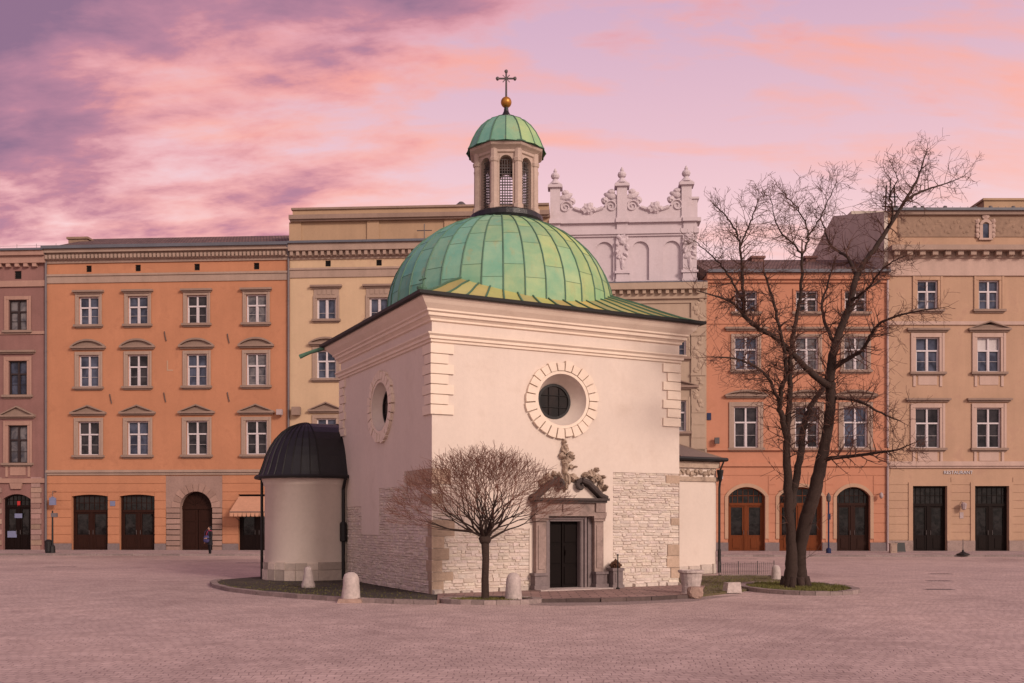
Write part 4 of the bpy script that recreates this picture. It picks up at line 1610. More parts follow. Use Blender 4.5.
WZ = 5.48
q = MB()
sd_ = 0.035
zC = 7.96
rightstone = [(0.0, 0.55, 0, 3.42, sd_), (0.55, 2.95, 0, 1.82, sd_), (0.55, 0.95, 1.8, 2.3, sd_), (5.72, SZ, 0, 3.46, sd_)]
L_ = lambda v: SZ - v
leftstone = [(L_(2.05), SZ, 0, 3.44, sd_), (L_(4.2), L_(2.0), 0, 3.02, sd_), (L_(5.95), L_(4.15), 0, 1.6, sd_), (0.0, L_(5.9), 0, 2.5, sd_)]
cxr, cxl = 3.98, L_(3.97)
hr = 1.12
wall_grid(q, 0, SZ, 0, zC, rightstone + [(3.40, 4.97, 0, 2.14, 0.5), (cxr - hr, cxr + hr, WZ - hr, WZ + hr, 0)], mr)
wall_grid(q, 0, SZ, 0, zC, leftstone + [(cxl - hr, cxl + hr, WZ - hr, WZ + hr, 0)], ml)
wall_grid(q, 0, SZ, 0, zC, [], mb_)
wall_grid(q, 0, SZ, 0, zC, [], me_)
ring_patch(q, cxr, WZ, hr, 0.785, mr)
ring_patch(q, cxl, WZ, hr, 0.76, ml)
q.build('wall', 'plaster', church)


def masonry(name, rects, mp, xlo, xhi, hmin=0.12, hmax=0.2, corner=None, skip=()):
    q = MB()
    top = max(r_[3] for r_ in rects)
    z = 0.02

    def inside(a, c, z0, z1):
        """clip a course to the exposed rectangles"""
        out = []
        for r_ in rects:
            if r_[2] < (z0 + z1) / 2 < r_[3]:
                s0, s1 = max(a, r_[0]), min(c, r_[1])
                if s1 - s0 > 0.04:
                    out.append((s0, s1))
        out.sort()
        mer = []
        for s in out:
            if mer and s[0] <= mer[-1][1] + 0.01:
                mer[-1] = (mer[-1][0], max(mer[-1][1], s[1]))
            else:
                mer.append(s)
        return mer
    while z < top - 0.03:
        h = random.uniform(hmin, hmax) * (1.35 if z < 0.5 else 1)
        h = min(h, top - z)
        if top - z - h < 0.05:
            h = top - z
        for s0, s1 in inside(xlo, xhi, z, z + h):
            x = s0
            while x < s1 - 0.01:
                L = random.uniform(0.09, 0.38)
                if s1 - x - L < 0.12:
                    L = s1 - x
                if not any(a < x + L / 2 < c and e < z + h / 2 < f_ for a, c, e, f_ in skip):
                    t_ = random.uniform(0.86, 1.06)
                    q.tint = (t_, t_ * random.uniform(0.97, 1.02), t_ * random.uniform(0.95, 1.03))
                    j = random.uniform(-0.012, 0.012)
                    q.stone(x + 0.003, x + L - 0.003, z + 0.002 + j, z + h - 0.002 + j + random.uniform(-0.012, 0.012), sd_, sd_ - random.uniform(0.010, 0.045), random.uniform(0.012, 0.026), mp)
                x += L
        z += h
    o = q.build(name, 'rubble', church)
    m2 = MB()
    for r_ in rects:
        m2.quad(mp(r_[0], sd_ - 0.004, r_[2]), mp(r_[1], sd_ - 0.004, r_[2]), mp(r_[1], sd_ - 0.004, r_[3]), mp(r_[0], sd_ - 0.004, r_[3]))
    m2.build('mortar_bed', 'mortar', o)
    return o


# brown corner blocks: (z0, z1, length on right face, length on left face)
blocks = [(0.0, 0.42, 0.34, 0.22), (0.42, 0.66, 0.62, 0.30), (0.66, 0.98, 0.30, 0.40), (0.98, 1.30, 0.50, 0.25), (1.30, 1.62, 0.36, 0.42), (1.62, 2.06, 0.66, 0.28), (2.48, 2.76, 0.30, 0.75), (3.02, 3.44, 0.55, 1.9)]
rs_skip = [(0, l + 0.02, z0, z1) for z0, z1, l, _ in blocks]
ls_skip = [(SZ - l - 0.02, SZ, z0, z1) for z0, z1, _, l in blocks]
eb = [(0.30, 0.62, 0.30), (0.62, 0.98, 0.45), (0.98, 1.32, 0.42), (1.9, 2.12, 0.3), (3.16, 3.42, 0.48)]
re_skip = [(SZ - l - 0.02, SZ, z0, z1) for z0, z1, l in eb]
masonry('exposed_stonework', rightstone[:3], mr, 0, SZ, 0.05, 0.10, skip=rs_skip)
masonry('exposed_stonework', rightstone[3:], mr, 0, SZ, 0.05, 0.10, skip=re_skip)
masonry('exposed_stonework', leftstone, ml, 0, SZ, 0.05, 0.10, skip=ls_skip)
q = MB()
for z0, z1, lr, ll in blocks:
    if z0 == 2.48:
        q.build('corner_stones', 'brownstone', church)
        q = MB()
    if z0 == 3.02:
        q.build('corner_stones', 'brownstone', church)
        q = MB()
    t_ = random.uniform(0.8, 1.2)
    q.tint = (t_, t_ * 0.97, t_ * 0.92)
    q.box(-0.006, lr, -0.006, 0.03, z0 + 0.006, z1 - 0.006)
    q.box(-0.0055, 0.03, 0.03, ll, z0 + 0.006, z1 - 0.006)
q.build('corner_stones', 'brownstone', church)
q = MB()
for z0, z1, l in eb:
    t_ = random.uniform(0.9, 1.3)
    q.tint = (t_, t_ * 0.97, t_ * 0.92)
    q.box(SZ - l, SZ + 0.004, -0.005, 0.03, z0 + 0.006, z1 - 0.006)
q.build('edge_stones', 'brownstone', church)
# low stone footing
for a, c in ((0.0, 2.93), (5.5, SZ)):
    q = MB()
    x = a
    while x < c - 0.05:
        L = min(random.uniform(0.3, 0.6), c - x)
        t_ = random.uniform(0.7, 1.0)
        q.tint = (t_, t_, t_)
        q.stone(x, x + L - 0.01, 0, random.uniform(0.14, 0.24), 0.02, -random.uniform(0.05, 0.12), 0.03, mr)
        x += L
    q.build('footing', 'rubble', church)


def square_sweep(prof, mat, name, parent=church, size=SZ):
    q = MB()
    rings = []
    for o, z in prof:
        rings.append(q.pts([(-o, -o, z), (size + o, -o, z), (size + o, size + o, z), (-o, size + o, z)]))
    for A, B in zip(rings, rings[1:]):
        for k in range(4):
            q.face((A[k], A[(k + 1) % 4], B[(k + 1) % 4], B[k]))
    return q.build(name, mat, parent)


square_sweep([(0.0, 6.80), (0.05, 6.82), (0.05, 6.88), (0.10, 6.90), (0.10, 6.97), (0.16, 7.02), (0.16, 7.06), (0.02, 7.08)], 'trim', 'architrave')
square_sweep([(0.0, 7.36), (0.06, 7.38), (0.06, 7.43), (0.13, 7.50), (0.16, 7.50), (0.16, 7.58), (0.22, 7.61), (0.22, 7.66), (0.34, 7.78), (0.40, 7.86), (0.44, 7.90), (0.44, 7.97)], 'trim', 'cornice')

# quoins on the three visible corners (long, short, ...)
qz = [6.78 - 0.272 * k for k in range(8)]
for name, mp1, mp2 in (('front', lambda x, d, z: (x, d, z), lambda x, d, z: (d, x, z)), ('right', lambda x, d, z: (SZ - x, d, z), None), ('left', None, lambda x, d, z: (d, SZ - x, z))):
    q = MB()
    for k in range(7):
        z1, z0 = qz[k] - 0.012, qz[k + 1] + 0.012
        L = 0.62 if k % 2 == 0 else 0.46
        p = 0.055
        e = -p if name == 'front' else -0.02
        if mp1:
            x0 = e
            q.box(x0, L, -p, 0.0, z0, z1, mp1)
        if mp2:
            L2 = L * 0.9
            q.box(0.0 if name == 'front' else -0.02, L2, -p, 0.0, z0, z1, mp2)
    q.build('quoins', 'trim', church)


def round_window(cx, mp_, gx, depth, grad, xs=1.0):
    cx0 = cx
    mp = lambda x, d, z: mp_(cx0 + (x - cx0) * xs, d, z)
    """surround of radial blocks > splayed reveal, pane, bars"""
    q = MB()
    nb = 25
    # moulded inner ring
    n = 48
    for k in range(n):
        a0, a1 = 2 * PI * k / n, 2 * PI * (k + 1) / n
        P = [(0.735, -0.07), (0.82, -0.07), (0.82, 0.0)]
        for (r0, d0), (r1, d1) in zip(P, P[1:]):
            q.quad(*[mp(cx + rr_ * math.cos(a), d, WZ + rr_ * math.sin(a)) for rr_, d, a in ((r0, d0, a0), (r1, d1, a0), (r1, d1, a1), (r0, d0, a1))])
    for k in range(nb):
        a0, a1 = 2 * PI * (k + 0.07) / nb, 2 * PI * (k + 0.93) / nb
        ro = random.uniform(1.04, 1.13)
        am_ = (a0 + a1) / 2
        poly = [(0.83, a0), (ro, a0), (ro * 1.003, am_), (ro, a1), (0.83, a1)]
        q.prism([(cx + r_ * math.cos(a), WZ + r_ * math.sin(a)) for r_, a in poly], 0.0, -0.085 - random.uniform(0, 0.025), mp)
    w = q.build('round_window', 'trim', church)
    q = MB()
    q.smooth = True
    rings = []
    prof = [(0.735, -0.07, 0.0), (0.72, 0.0, 0.0), (0.62, depth * 0.55, gx * 0.55), (grad, depth, gx)]
    for r_, d, ox in prof:
        rings.append(q.pts([mp(cx + ox + r_ * math.cos(2 * PI * k / n), d, WZ + r_ * math.sin(2 * PI * k / n)) for k in range(n)]))
    for A, B in zip(rings, rings[1:]):
        for k in range(n):
            q.face((A[k], A[(k + 1) % n], B[(k + 1) % n], B[k]))
    q.build('splayed_reveal', 'plaster', w)
    q = MB()
    q.face(q.pts([mp(cx + gx + grad * math.cos(2 * PI * k / n), depth - 0.01, WZ + grad * math.sin(2 * PI * k / n)) for k in range(n)]))
    q.build('pane', 'old_glass', w)
    q = MB()
    for k in range(n):
        a0, a1 = 2 * PI * k / n, 2 * PI * (k + 1) / n
        q.prism([(cx + gx + r_ * math.cos(a), WZ + r_ * math.sin(a)) for r_, a in ((grad - 0.06, a0), (grad + 0.005, a0), (grad + 0.005, a1), (grad - 0.06, a1))], depth - 0.01, depth - 0.05, mp)
    for ox in (-0.16, 0.16):
        q.tube([mp(cx + gx + ox, depth - 0.03, WZ - grad * 0.9), mp(cx + gx + ox, depth - 0.03, WZ + grad * 0.9)], 0.012, 5)
    for oz in (-0.17, 0.17):
        q.tube([mp(cx + gx - grad * 0.9, depth - 0.03, WZ + oz), mp(cx + gx + grad * 0.9, depth - 0.03, WZ + oz)], 0.012, 5)
    q.build('window_bars', 'black_paint', w)


round_window(cxr, mr, 0.0, 0.46, 0.50, 1.07)
round_window(cxl, ml, 0.0, 0.27, 0.56, 1.0)

# roof: low copper pyramid with standing seams
EO, EZ, SL = 0.52, 7.98, 0.50
q = MB()
half = SZ / 2 + EO
ctr = SZ / 2
top_h = 1.9
zt = EZ + (half - top_h) * SL
nE = 15
fl = [(0, -1), (1, 0), (0, 1), (-1, 0)]


def roofpt(side, s, t_):
    """side, s in -1..1 along the eave, t_ 0 at the eave .. 1 at the top"""
    hh_ = half + (top_h - half) * t_
    a = s * hh_
    z = EZ + (half - hh_) * SL - 0.10 * math.sin(PI * min(1, t_ * 2.2)) * 0.5
    return {0: (ctr + a, ctr - hh_, z), 1: (ctr + hh_, ctr + a, z), 2: (ctr - a, ctr + hh_, z), 3: (ctr - hh_, ctr - a, z)}[side]


for side in range(4):
    for i in range(nE):
        s0, s1 = -1 + 2 * i / nE, -1 + 2 * (i + 1) / nE
        k = random.uniform(0.72, 1.25)
        wm = random.uniform(0.85, 1.15)
        q.tint = (k * wm, k, k * random.uniform(0.8, 1.1))
        for j in range(6):
            q.quad(roofpt(side, s0, j / 6), roofpt(side, s1, j / 6), roofpt(side, s1, (j + 1) / 6), roofpt(side, s0, (j + 1) / 6))
roof = q.build('roof', 'copper_roof', church)
q = MB()
for side in range(4):
    for i in range(nE):
        s = -1 + 2 * i / nE
        q.tube([Vector(roofpt(side, s, j / 6)) + Vector((0, 0, 0.02)) for j in range(7)], 0.04 if i == 0 else 0.028, 4)
q.build('roof_seam', 'copper_seam', roof)
square_sweep([(0.42, 7.955), (0.50, 7.93), (0.575, 7.96), (0.585, 8.04), (0.54, 8.05), (0.50, 7.985)], 'black_paint', 'gutter')
q = MB()
P = glob(0, 0)
q.tube([(-0.45, SZ + 0.45, 7.93), (-0.85, SZ + 0.75, 7.80), (-1.15, SZ + 0.95, 7.66)], [0.075, 0.06, 0.08], 8)
q.build('waterspout', 'copper_seam', church)
q = MB()
q.lump((-0.28, 0.0, 8.2), (0.14, 0.14, 0.12), 0, 3, 0.1)
q.tube([(-0.36, -0.3, 8.05), (-0.40, -0.34, 8.45)], 0.02, 5)
q.tube([(-0.44, -0.20, 8.36), (-0.34, -0.44, 8.38)], 0.018, 5)
q.build('eave_ornament', 'copper_seam', church)

# dome
DC = (ctr, ctr)
NG = 36
prof = []
for k in range(13):
    a = (PI / 2) * k / 12
    prof.append((3.62 * math.cos(a), 8.62 + 3.06 * math.sin(a)))
prof = [(3.62, 7.9)] + [p for p in prof if p[0] > 0.9]
camdir = loc((0, 0, 0))
q = MB()
nr = len(prof)
breaks = (0, 3, 6, 8, 10, 20)
rot0 = PI / NG
for g_ in range(NG):
    a0, a1 = rot0 + 2 * PI * g_ / NG, rot0 + 2 * PI * (g_ + 1) / NG
    # patina with the warm side light painted in: teal left, yellow-green right
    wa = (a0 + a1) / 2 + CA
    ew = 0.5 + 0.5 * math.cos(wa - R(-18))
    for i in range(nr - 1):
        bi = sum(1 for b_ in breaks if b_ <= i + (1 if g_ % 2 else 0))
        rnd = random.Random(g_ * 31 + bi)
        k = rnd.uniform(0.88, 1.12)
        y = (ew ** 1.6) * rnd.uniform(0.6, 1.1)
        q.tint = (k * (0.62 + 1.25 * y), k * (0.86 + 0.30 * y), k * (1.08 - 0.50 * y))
        (r0, z0), (r1, z1) = prof[i], prof[i + 1]
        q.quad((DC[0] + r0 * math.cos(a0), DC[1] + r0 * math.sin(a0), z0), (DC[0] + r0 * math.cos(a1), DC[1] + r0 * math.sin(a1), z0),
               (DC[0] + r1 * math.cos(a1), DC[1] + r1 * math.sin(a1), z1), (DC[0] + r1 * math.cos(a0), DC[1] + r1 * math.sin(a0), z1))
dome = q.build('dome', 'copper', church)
q = MB()
for g_ in range(NG):
    a = rot0 + 2 * PI * g_ / NG
    q.tube([(DC[0] + (r_ + 0.01) * math.cos(a), DC[1] + (r_ + 0.01) * math.sin(a), z_) for r_, z_ in prof], 0.023, 4)
    a1 = rot0 + 2 * PI * (g_ + 1) / NG
    for i, (r_, z_) in enumerate(prof):
        if (i + (1 if g_ % 2 else 0)) in breaks and i > 1:
            q.tube([(DC[0] + (r_ + 0.004) * math.cos(a), DC[1] + (r_ + 0.004) * math.sin(a), z_), (DC[0] + (r_ + 0.004) * math.cos(a1), DC[1] + (r_ + 0.004) * math.sin(a1), z_)], 0.006, 4)
q.build('dome_seam', 'copper_seam', dome)

# lantern: an octagon facing the square
LZ = 11.68
A8 = -PI / 2 - CA            # local angle of the world -Y direction
la = empty('lantern', (DC[0] + 0.16, DC[1] - 0.08, LZ), A8 + PI / 2)
la.scale = (1, 1, 1.035)
la.parent = church
q = MB()
q.lathe([(1.0, -0.26), (1.14, -0.20), (1.20, -0.08), (1.18, 0.06), (1.10, 0.12), (0.95, 0.14)], n=32)
q.build('base_ring', 'black_metal', la, smooth=False)
RO = 1.0
ap = RO * math.cos(PI / 8)
hz = 1.98


def oct_face(k):
    """mapping for face k: x across, d inwards, z up; face 0 looks along -y"""
    a = 2 * PI * k / 8 - PI / 2
    nx, ny = math.cos(a), math.sin(a)
    tx, ty = -ny, nx
    return lambda x, d, z: (nx * (ap - d) + tx * x, ny * (ap - d) + ty * x, z)


q = MB()
fw_ = RO * math.sin(PI / 8)
for k in range(8):
    pil, gl, bars = MB(), MB(), MB()
    mpk = oct_face(k)
    ww, w0, w1 = 0.205, 0.18, 1.73
    wall_grid(q, -fw_, fw_, 0.1, hz, [(-ww, ww, w0, w1, 0.22)], mpk)
    arch_fill(q, -ww, ww, w1 - ww * 1.25, w1, mpk, 0.22)
    a0, a1, dd = -ww, ww, 0.14
    gl.prism([(a0, w0), (a1, w0), (a1, w1 - 0.18), (0.0, w1), (a0, w1 - 0.18)], dd + 0.02, dd, mpk)
    for zz in [w0 + 0.17 * j for j in range(1, 8)]:
        bars.box(a0, a1, dd - 0.02, dd - 0.001, zz - 0.016, zz + 0.016, mpk)
    for xx in (-0.12, -0.04, 0.04, 0.12):
        bars.box(xx - 0.01, xx + 0.01, dd - 0.03, dd - 0.021, w0, w1 - 0.1, mpk)
    a = 2 * PI * k / 8 - PI / 2 + PI / 8
    c_ = (RO * 0.97 * math.cos(a), RO * 0.97 * math.sin(a))
    pil.lathe([(0.17, 0.1), (0.17, 0.24), (0.125, 0.27), (0.12, 1.50), (0.15, 1.53), (0.165, 1.62), (0.13, 1.66), (0.13, hz)], (c_[0], c_[1], 0), 8, a + PI / 8)
    pil.build('column', 'lantern', la)
    for zz in [w0 + 0.085 + 0.17 * j for j in range(0, 9)]:
        bars.box(a0, a1, dd - 0.02, dd - 0.001, zz - 0.009, zz + 0.009, mpk)
    bars.build('lattice', 'iron', la)
q.build('lantern_wall', 'lantern', la)
q = MB()
q.lathe([(1.00, 1.78), (1.06, 1.81), (1.06, 1.88), (1.13, 1.93), (1.22, 1.98), (1.25, 2.02), (1.25, 2.07), (1.0, 2.08)], n=8, a0=-PI / 2 + PI / 8)
q.build('lantern_cornice', 'lantern', la)
q = MB()
cp = [(1.28, 2.07), (1.24, 2.14), (1.14, 2.38), (1.01, 2.62), (0.84, 2.84), (0.62, 3.03), (0.38, 3.14), (0.20, 3.18)]
for k in range(16):
    a0, a1 = 2 * PI * k / 16 - PI / 2 + PI / 8, 2 * PI * (k + 1) / 16 - PI / 2 + PI / 8
    wv = 0.5 + 0.5 * math.cos((a0 + a1) / 2 - R(-10))  # same tint swing as the dome: right-hand light painted into the patina
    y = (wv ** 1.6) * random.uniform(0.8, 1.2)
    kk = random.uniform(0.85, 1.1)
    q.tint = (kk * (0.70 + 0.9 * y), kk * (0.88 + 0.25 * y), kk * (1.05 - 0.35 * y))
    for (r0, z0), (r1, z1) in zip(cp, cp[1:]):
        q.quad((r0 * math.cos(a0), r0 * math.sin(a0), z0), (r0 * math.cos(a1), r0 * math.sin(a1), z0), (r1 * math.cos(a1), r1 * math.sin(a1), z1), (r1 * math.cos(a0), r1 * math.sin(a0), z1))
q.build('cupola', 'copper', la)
q = MB()
for k in range(16):
    a0 = 2 * PI * k / 16 - PI / 2 + PI / 8
    q.tube([((r_ + 0.008) * math.cos(a0), (r_ + 0.008) * math.sin(a0), z_) for r_, z_ in cp], 0.022 if k % 2 == 0 else 0.014, 4)
q.lathe([(1.30, 2.055), (1.315, 2.07), (1.29, 2.105), (1.26, 2.12)], n=8, a0=-PI / 2 + PI / 8, cap=False)
q.build('cupola_seam', 'copper_seam', la)
q = MB()
q.lathe([(0.26, 3.14), (0.26, 3.22), (0.14, 3.28), (0.08, 3.40), (0.06, 3.55)], n=14)
q.build('finial_stem', 'black_metal', la)
q = MB()
q.smooth = True
q.lathe([(0.03, 3.50)] + [(0.175 * math.sin(PI * k / 10), 3.68 - 0.17 * math.cos(PI * k / 10)) for k in range(1, 10)] + [(0.02, 3.86)], n=20)
q.build('gilded_ball', 'gold', la)
q = MB()
zc0 = 3.84
q.tube([(0, 0, zc0), (0, 0, zc0 + 0.80)], [0.035, 0.028], 6)
q.tube([(-0.28, 0, zc0 + 0.58), (0.28, 0, zc0 + 0.58)], 0.028, 6)
for x, z in ((-0.28, 0.58), (0.28, 0.58), (0, 0.80)):
    q.lump((x, 0, zc0 + z), (0.06, 0.05, 0.06), 0, 1, 0.1, 8, 6)
for sx in (-1, 1):
    for sz_ in (-1, 1):
        q.tube([(0, 0, zc0 + 0.58), (sx * 0.11, 0, zc0 + 0.58 + sz_ * 0.11)], 0.014, 4)
q.build('cross', 'iron', la)

# portal
portal = empty('portal', (0, 0, 0))
portal.parent = church
q = MB()
dx0, dx1 = 3.57, 4.565
zt_ = 2.02
q.box(3.40, dx0, -0.06, 0.5, 0.12, 2.14)
q.box(dx1, 4.76, -0.06, 0.5, 0.12, 2.14)
q.box(4.84, 4.97, -0.04, 0.5, 0.12, 2.14)
q.box(4.76, 4.84, 0.03, 0.5, 0.12, 2.14)
q.box(dx0, dx1, -0.06, 0.5, zt_, 2.14)
q.box(3.44, 3.50, -0.10, -0.06, 0.12, 2.14)
q.box(dx1 + 0.02, dx1 + 0.06, -0.09, -0.06, 0.12, 2.07)
q.box(dx1 + 0.12, dx1 + 0.19, -0.12, -0.06, 0.12, 2.14)
q.box(3.44, 4.74, -0.10, -0.06, 2.075, 2.14)
q.box(3.565, 4.60, -0.085, -0.06, 2.022, 2.05)
q.build('door_frame', 'plinth', portal)
for a, c in ((3.07, 3.39), (4.98, 5.28)):
    q = MB()
    q.box(a, c, -0.18, 0, 0.55, 2.02)
    q.box(a + 0.06, c - 0.06, -0.205, -0.18, 0.68, 1.9)
    q.box(a - 0.04, c + 0.03, -0.23, 0, 2.02, 2.10)
    q.box(a - 0.07, c + 0.03, -0.27, 0, 2.10, 2.17)
    q.build('pilaster', 'portal_stone', portal)
for a, c in ((2.95, 3.42), (4.95, 5.38)):
    q = MB()
    q.box(a + 0.04, c - 0.03, -0.26, 0, 0.12, 0.55)
    q.box(a, c, -0.30, 0, 0.12, 0.22)
    q.box(a, c, -0.30, 0, 0.50, 0.57)
    q.build('pilaster_plinth', 'plinth', portal)
q = MB()
q.box(3.0, 5.35, -0.24, 0, 2.17, 2.28)
q.box(3.04, 5.31, -0.20, 0, 2.28, 2.55)
q.box(3.9, 4.25, -0.25, -0.20, 2.22, 2.5)
q.box(4.98, 5.30, -0.27, -0.20, 2.28, 2.55)
q.box(3.06, 3.38, -0.27, -0.20, 2.28, 2.55)
q.build('entablature', 'portal_stone', portal)
q = MB()
q.box(2.96, 5.33, -0.30, 0, 2.55, 2.61)
q.box(2.91, 5.38, -0.36, 0, 2.61, 2.68)
q.build('portal_cornice', 'dark_stone', portal)
for sg, xe, xi in ((1, 2.93, 3.98), (-1, 5.36, 4.40)):
    # scrolled half pediments
    q = MB()
    P = [(xe, 2.69), (xe + sg * 0.20, 2.76), (xe + sg * 0.42, 2.95), (xe + sg * 0.62, 3.12), (xe + sg * 0.84, 3.20)]
    q.tube([(x, -0.25, z) for x, z in P], [0.07, 0.085, 0.09, 0.09, 0.08], 8)
    q.tube([(x, -0.08, z) for x, z in P], [0.07, 0.085, 0.09, 0.09, 0.08], 8)
    cxs, czs = xe + sg * 0.86, 3.04
    sp = [(cxs + sg * 0.15 * (1 - k / 16) * math.sin(k * 0.45), -0.22, czs + 0.15 * (1 - k / 16) * math.cos(k * 0.45)) for k in range(14)]
    q.tube(sp, [0.075 - 0.003 * k for k in range(14)], 7)
    q.build('scroll_pediment', 'dark_stone', portal)
q = MB()
q.prism([(3.25, 2.685), (5.12, 2.685), (4.85, 2.95), (4.55, 3.08), (4.15, 3.14), (3.75, 3.08), (3.45, 2.92)], 0.0, -0.10, mr)
q.build('tympanum', 'plaster', portal)
q = MB()
q.box(dx0, dx1, 0.12, 0.18, 0.12, zt_)
for a, c in ((dx0, (dx0 + dx1) / 2), ((dx0 + dx1) / 2, dx1)):
    for zz in (0.22, 0.82, 1.42):
        q.box(a + 0.07, c - 0.05, 0.095, 0.12, zz, zz + 0.5)
q.box((dx0 + dx1) / 2 - 0.02, (dx0 + dx1) / 2 + 0.02, 0.08, 0.12, 0.12, zt_)
q.tube([((dx0 + dx1) / 2 + 0.09, 0.06, 1.05), ((dx0 + dx1) / 2 + 0.09, 0.06, 1.2)], 0.015, 6)
q.build('door', 'church_door', portal)
q = MB()
q.box(2.98, 5.42, -0.62, 0.48, 0.0, 0.12)
q.box(3.35, 5.02, -0.32, 0.48, 0.12, 0.125)
q.build('doorstep', 'stone', portal)


# eroded stucco figures above the portal
def figure(name, items, seed):
    q = MB()
    for i, (px, py, rx, rz, rot) in enumerate(items):
        # surveyed on the entrance face
        a = (px - 512) / F
        u = (2.14 + a * 26.7) / (0.891 - 0.453 * a)
        Y = 26.7 + 0.453 * u
        z = EYE + (HZ - py) / F * Y
        q.lump((u, -0.06, z), (rx * 0.0285 / 0.89, 0.13 + 0.03 * (i % 3), rz * 0.0285), rot, seed + i, 0.26, 14, 10, 'Y', 2.2)
    q.build(name, 'figure', portal)


figure('standing_relief_figure', [(563, 442, 1.6, 2.6, 0), (563.5, 449, 3.0, 5.5, 0.1), (568, 455, 3.5, 2.4, -0.6), (561, 456, 3.5, 2.5, 0.5), (565, 461, 4.5, 3.5, -0.7), (570, 458, 1.6, 3.6, 0.3),
                                  (564, 468, 2.3, 6, 0.12), (569, 467, 3.5, 2.0, -0.5), (573, 467, 1.3, 1.1, 0), (566, 478, 2.2, 7, -0.1), (571, 478, 4, 4.5, 0.8), (563, 487, 2.0, 6, 0.3), (559, 478, 2, 5, -0.3), (575, 479, 2.5, 2, 0.5)], 11)
figure('seated_relief_figure', [(590, 474, 3.2, 4.5, 0.3), (595, 470, 1.8, 2.5, 0), (584, 475, 3, 2.4, -0.4), (596, 478, 3.5, 4, 0.5), (599, 484, 2, 5.5, 0.1), (601, 477, 2.6, 1.4, 0.3), (597, 489, 2.0, 4, 0.2), (592, 480, 3, 3, 0.9), (603, 488, 1.2, 3, 0)], 37)
figure('broken_relief_figure', [(546, 477, 3, 4, 0.3), (541, 482, 3.4, 2.6, -0.4), (549, 481, 2, 3.5, 0.2), (553, 474, 1.8, 3, -0.3)], 61)

# turret chapel with black bell roof
u0, v0, r0_ = -0.95, 8.9, 1.40


def apse_outline(rad, n=20, uin=0.2):
    pts = [(uin, v0 - rad)]
    for k in range(n + 1):
        a = -PI / 2 - PI * k / n
        pts.append((u0 + rad * math.cos(a), v0 + rad * math.sin(a)))
    pts.append((uin, v0 + rad))
    return pts


def loft(q, rings):
    for A, B in zip(rings, rings[1:]):
        n = len(A)
        for k in range(n - 1):
            q.face((A[k], A[k + 1], B[k + 1], B[k]))


q = MB()
q.smooth = True
loft(q, [q.pts([(x, y, z) for x, y in apse_outline(r_)]) for r_, z in ((r0_, 0.0), (r0_, 3.2), (r0_ + 0.04, 3.22), (r0_ + 0.05, 3.3), (r0_ + 0.10, 3.42), (r0_ + 0.12, 3.5), (0.2, 3.5))])
ch = q.build('side_chapel', 'plaster', church)
q = MB()
O = apse_outline(r0_ + 0.0, 20)
tot = 0
z = 0.0
for row, hh_ in enumerate((0.42, 0.24)):
    Pn = apse_outline(r0_, 12)
    for (a, c), (d, e) in zip(Pn, Pn[1:]):
        t_ = random.uniform(0.55, 1.0)
        q.tint = (t_, t_ * 0.97, t_ * 0.95)
        A, B = Vector((a, c, 0)), Vector((d, e, 0))
        nrm = (B - A).cross(Vector((0, 0, 1))).normalized()
        if nrm.dot(Vector((u0, v0, 0)) - A) > 0:
            nrm = -nrm
        o_ = random.uniform(0.05, 0.09) - 0.02 * row
        j = random.uniform(-0.03, 0.03)
        P = [A, B, B + nrm * o_, A + nrm * o_]
        q.slab([(p.x, p.y) for p in P], z + 0.005, z + hh_ - 0.008 + (j if row else 0))
    z += hh_
q.build('plinth', 'rubble', ch)
q = MB()
RP = [(1.0, 3.50), (0.985, 3.50), (0.94, 3.66), (0.885, 3.92), (0.83, 4.20), (0.75, 4.50), (0.645, 4.78), (0.51, 5.03), (0.35, 5.22), (0.18, 5.33), (0.06, 5.37), (0.0, 5.38)]
RR = 1.66
rings = []
for k_, z_ in RP:
    rings.append(q.pts([(x, y, z_) for x, y in apse_outline(max(RR * k_, 0.001), 16, 0.1)]))
loft(q, rings)
cr = q.build('chapel_roof', 'black_metal', ch, smooth=False)
q = MB()
n_o = len(apse_outline(1, 16))
for i in range(n_o):
    q.tube([Vector((*apse_outline(max(RR * k_, 0.001), 16, 0.1)[i], z_ + 0.01)) for k_, z_ in RP[1:]], 0.022, 4)
O = apse_outline(RR + 0.03, 16, 0.1)
q.tube([(x, y, 3.50) for x, y in O], 0.065, 6)
q.build('roof_seam', 'black_paint', cr)
q = MB()
x_, y_ = -0.12, 7.42
q.tube([(x_, y_ - 0.25, 3.45), (x_, y_, 3.1), (x_, y_, 0.1)], 0.06, 8)
q.lathe([(0.10, 1.35), (0.12, 1.38), (0.12, 1.95), (0.09, 2.0)], (x_, y_, 0), 8)
q.build('downpipe', 'black_paint', church)
q = MB()
x_, y_ = loc(gnd(266, 586))[0], loc(gnd(266, 586))[1]
an = R(215)
O = Vector((u0 + 1.5 * math.cos(R(160)), v0 + 1.5 * math.sin(R(160)), 0))
q.tube([(O.x, O.y, 3.45), (O.x, O.y, 0.05)], 0.05, 8)
q.build('downpipe', 'black_paint', church)

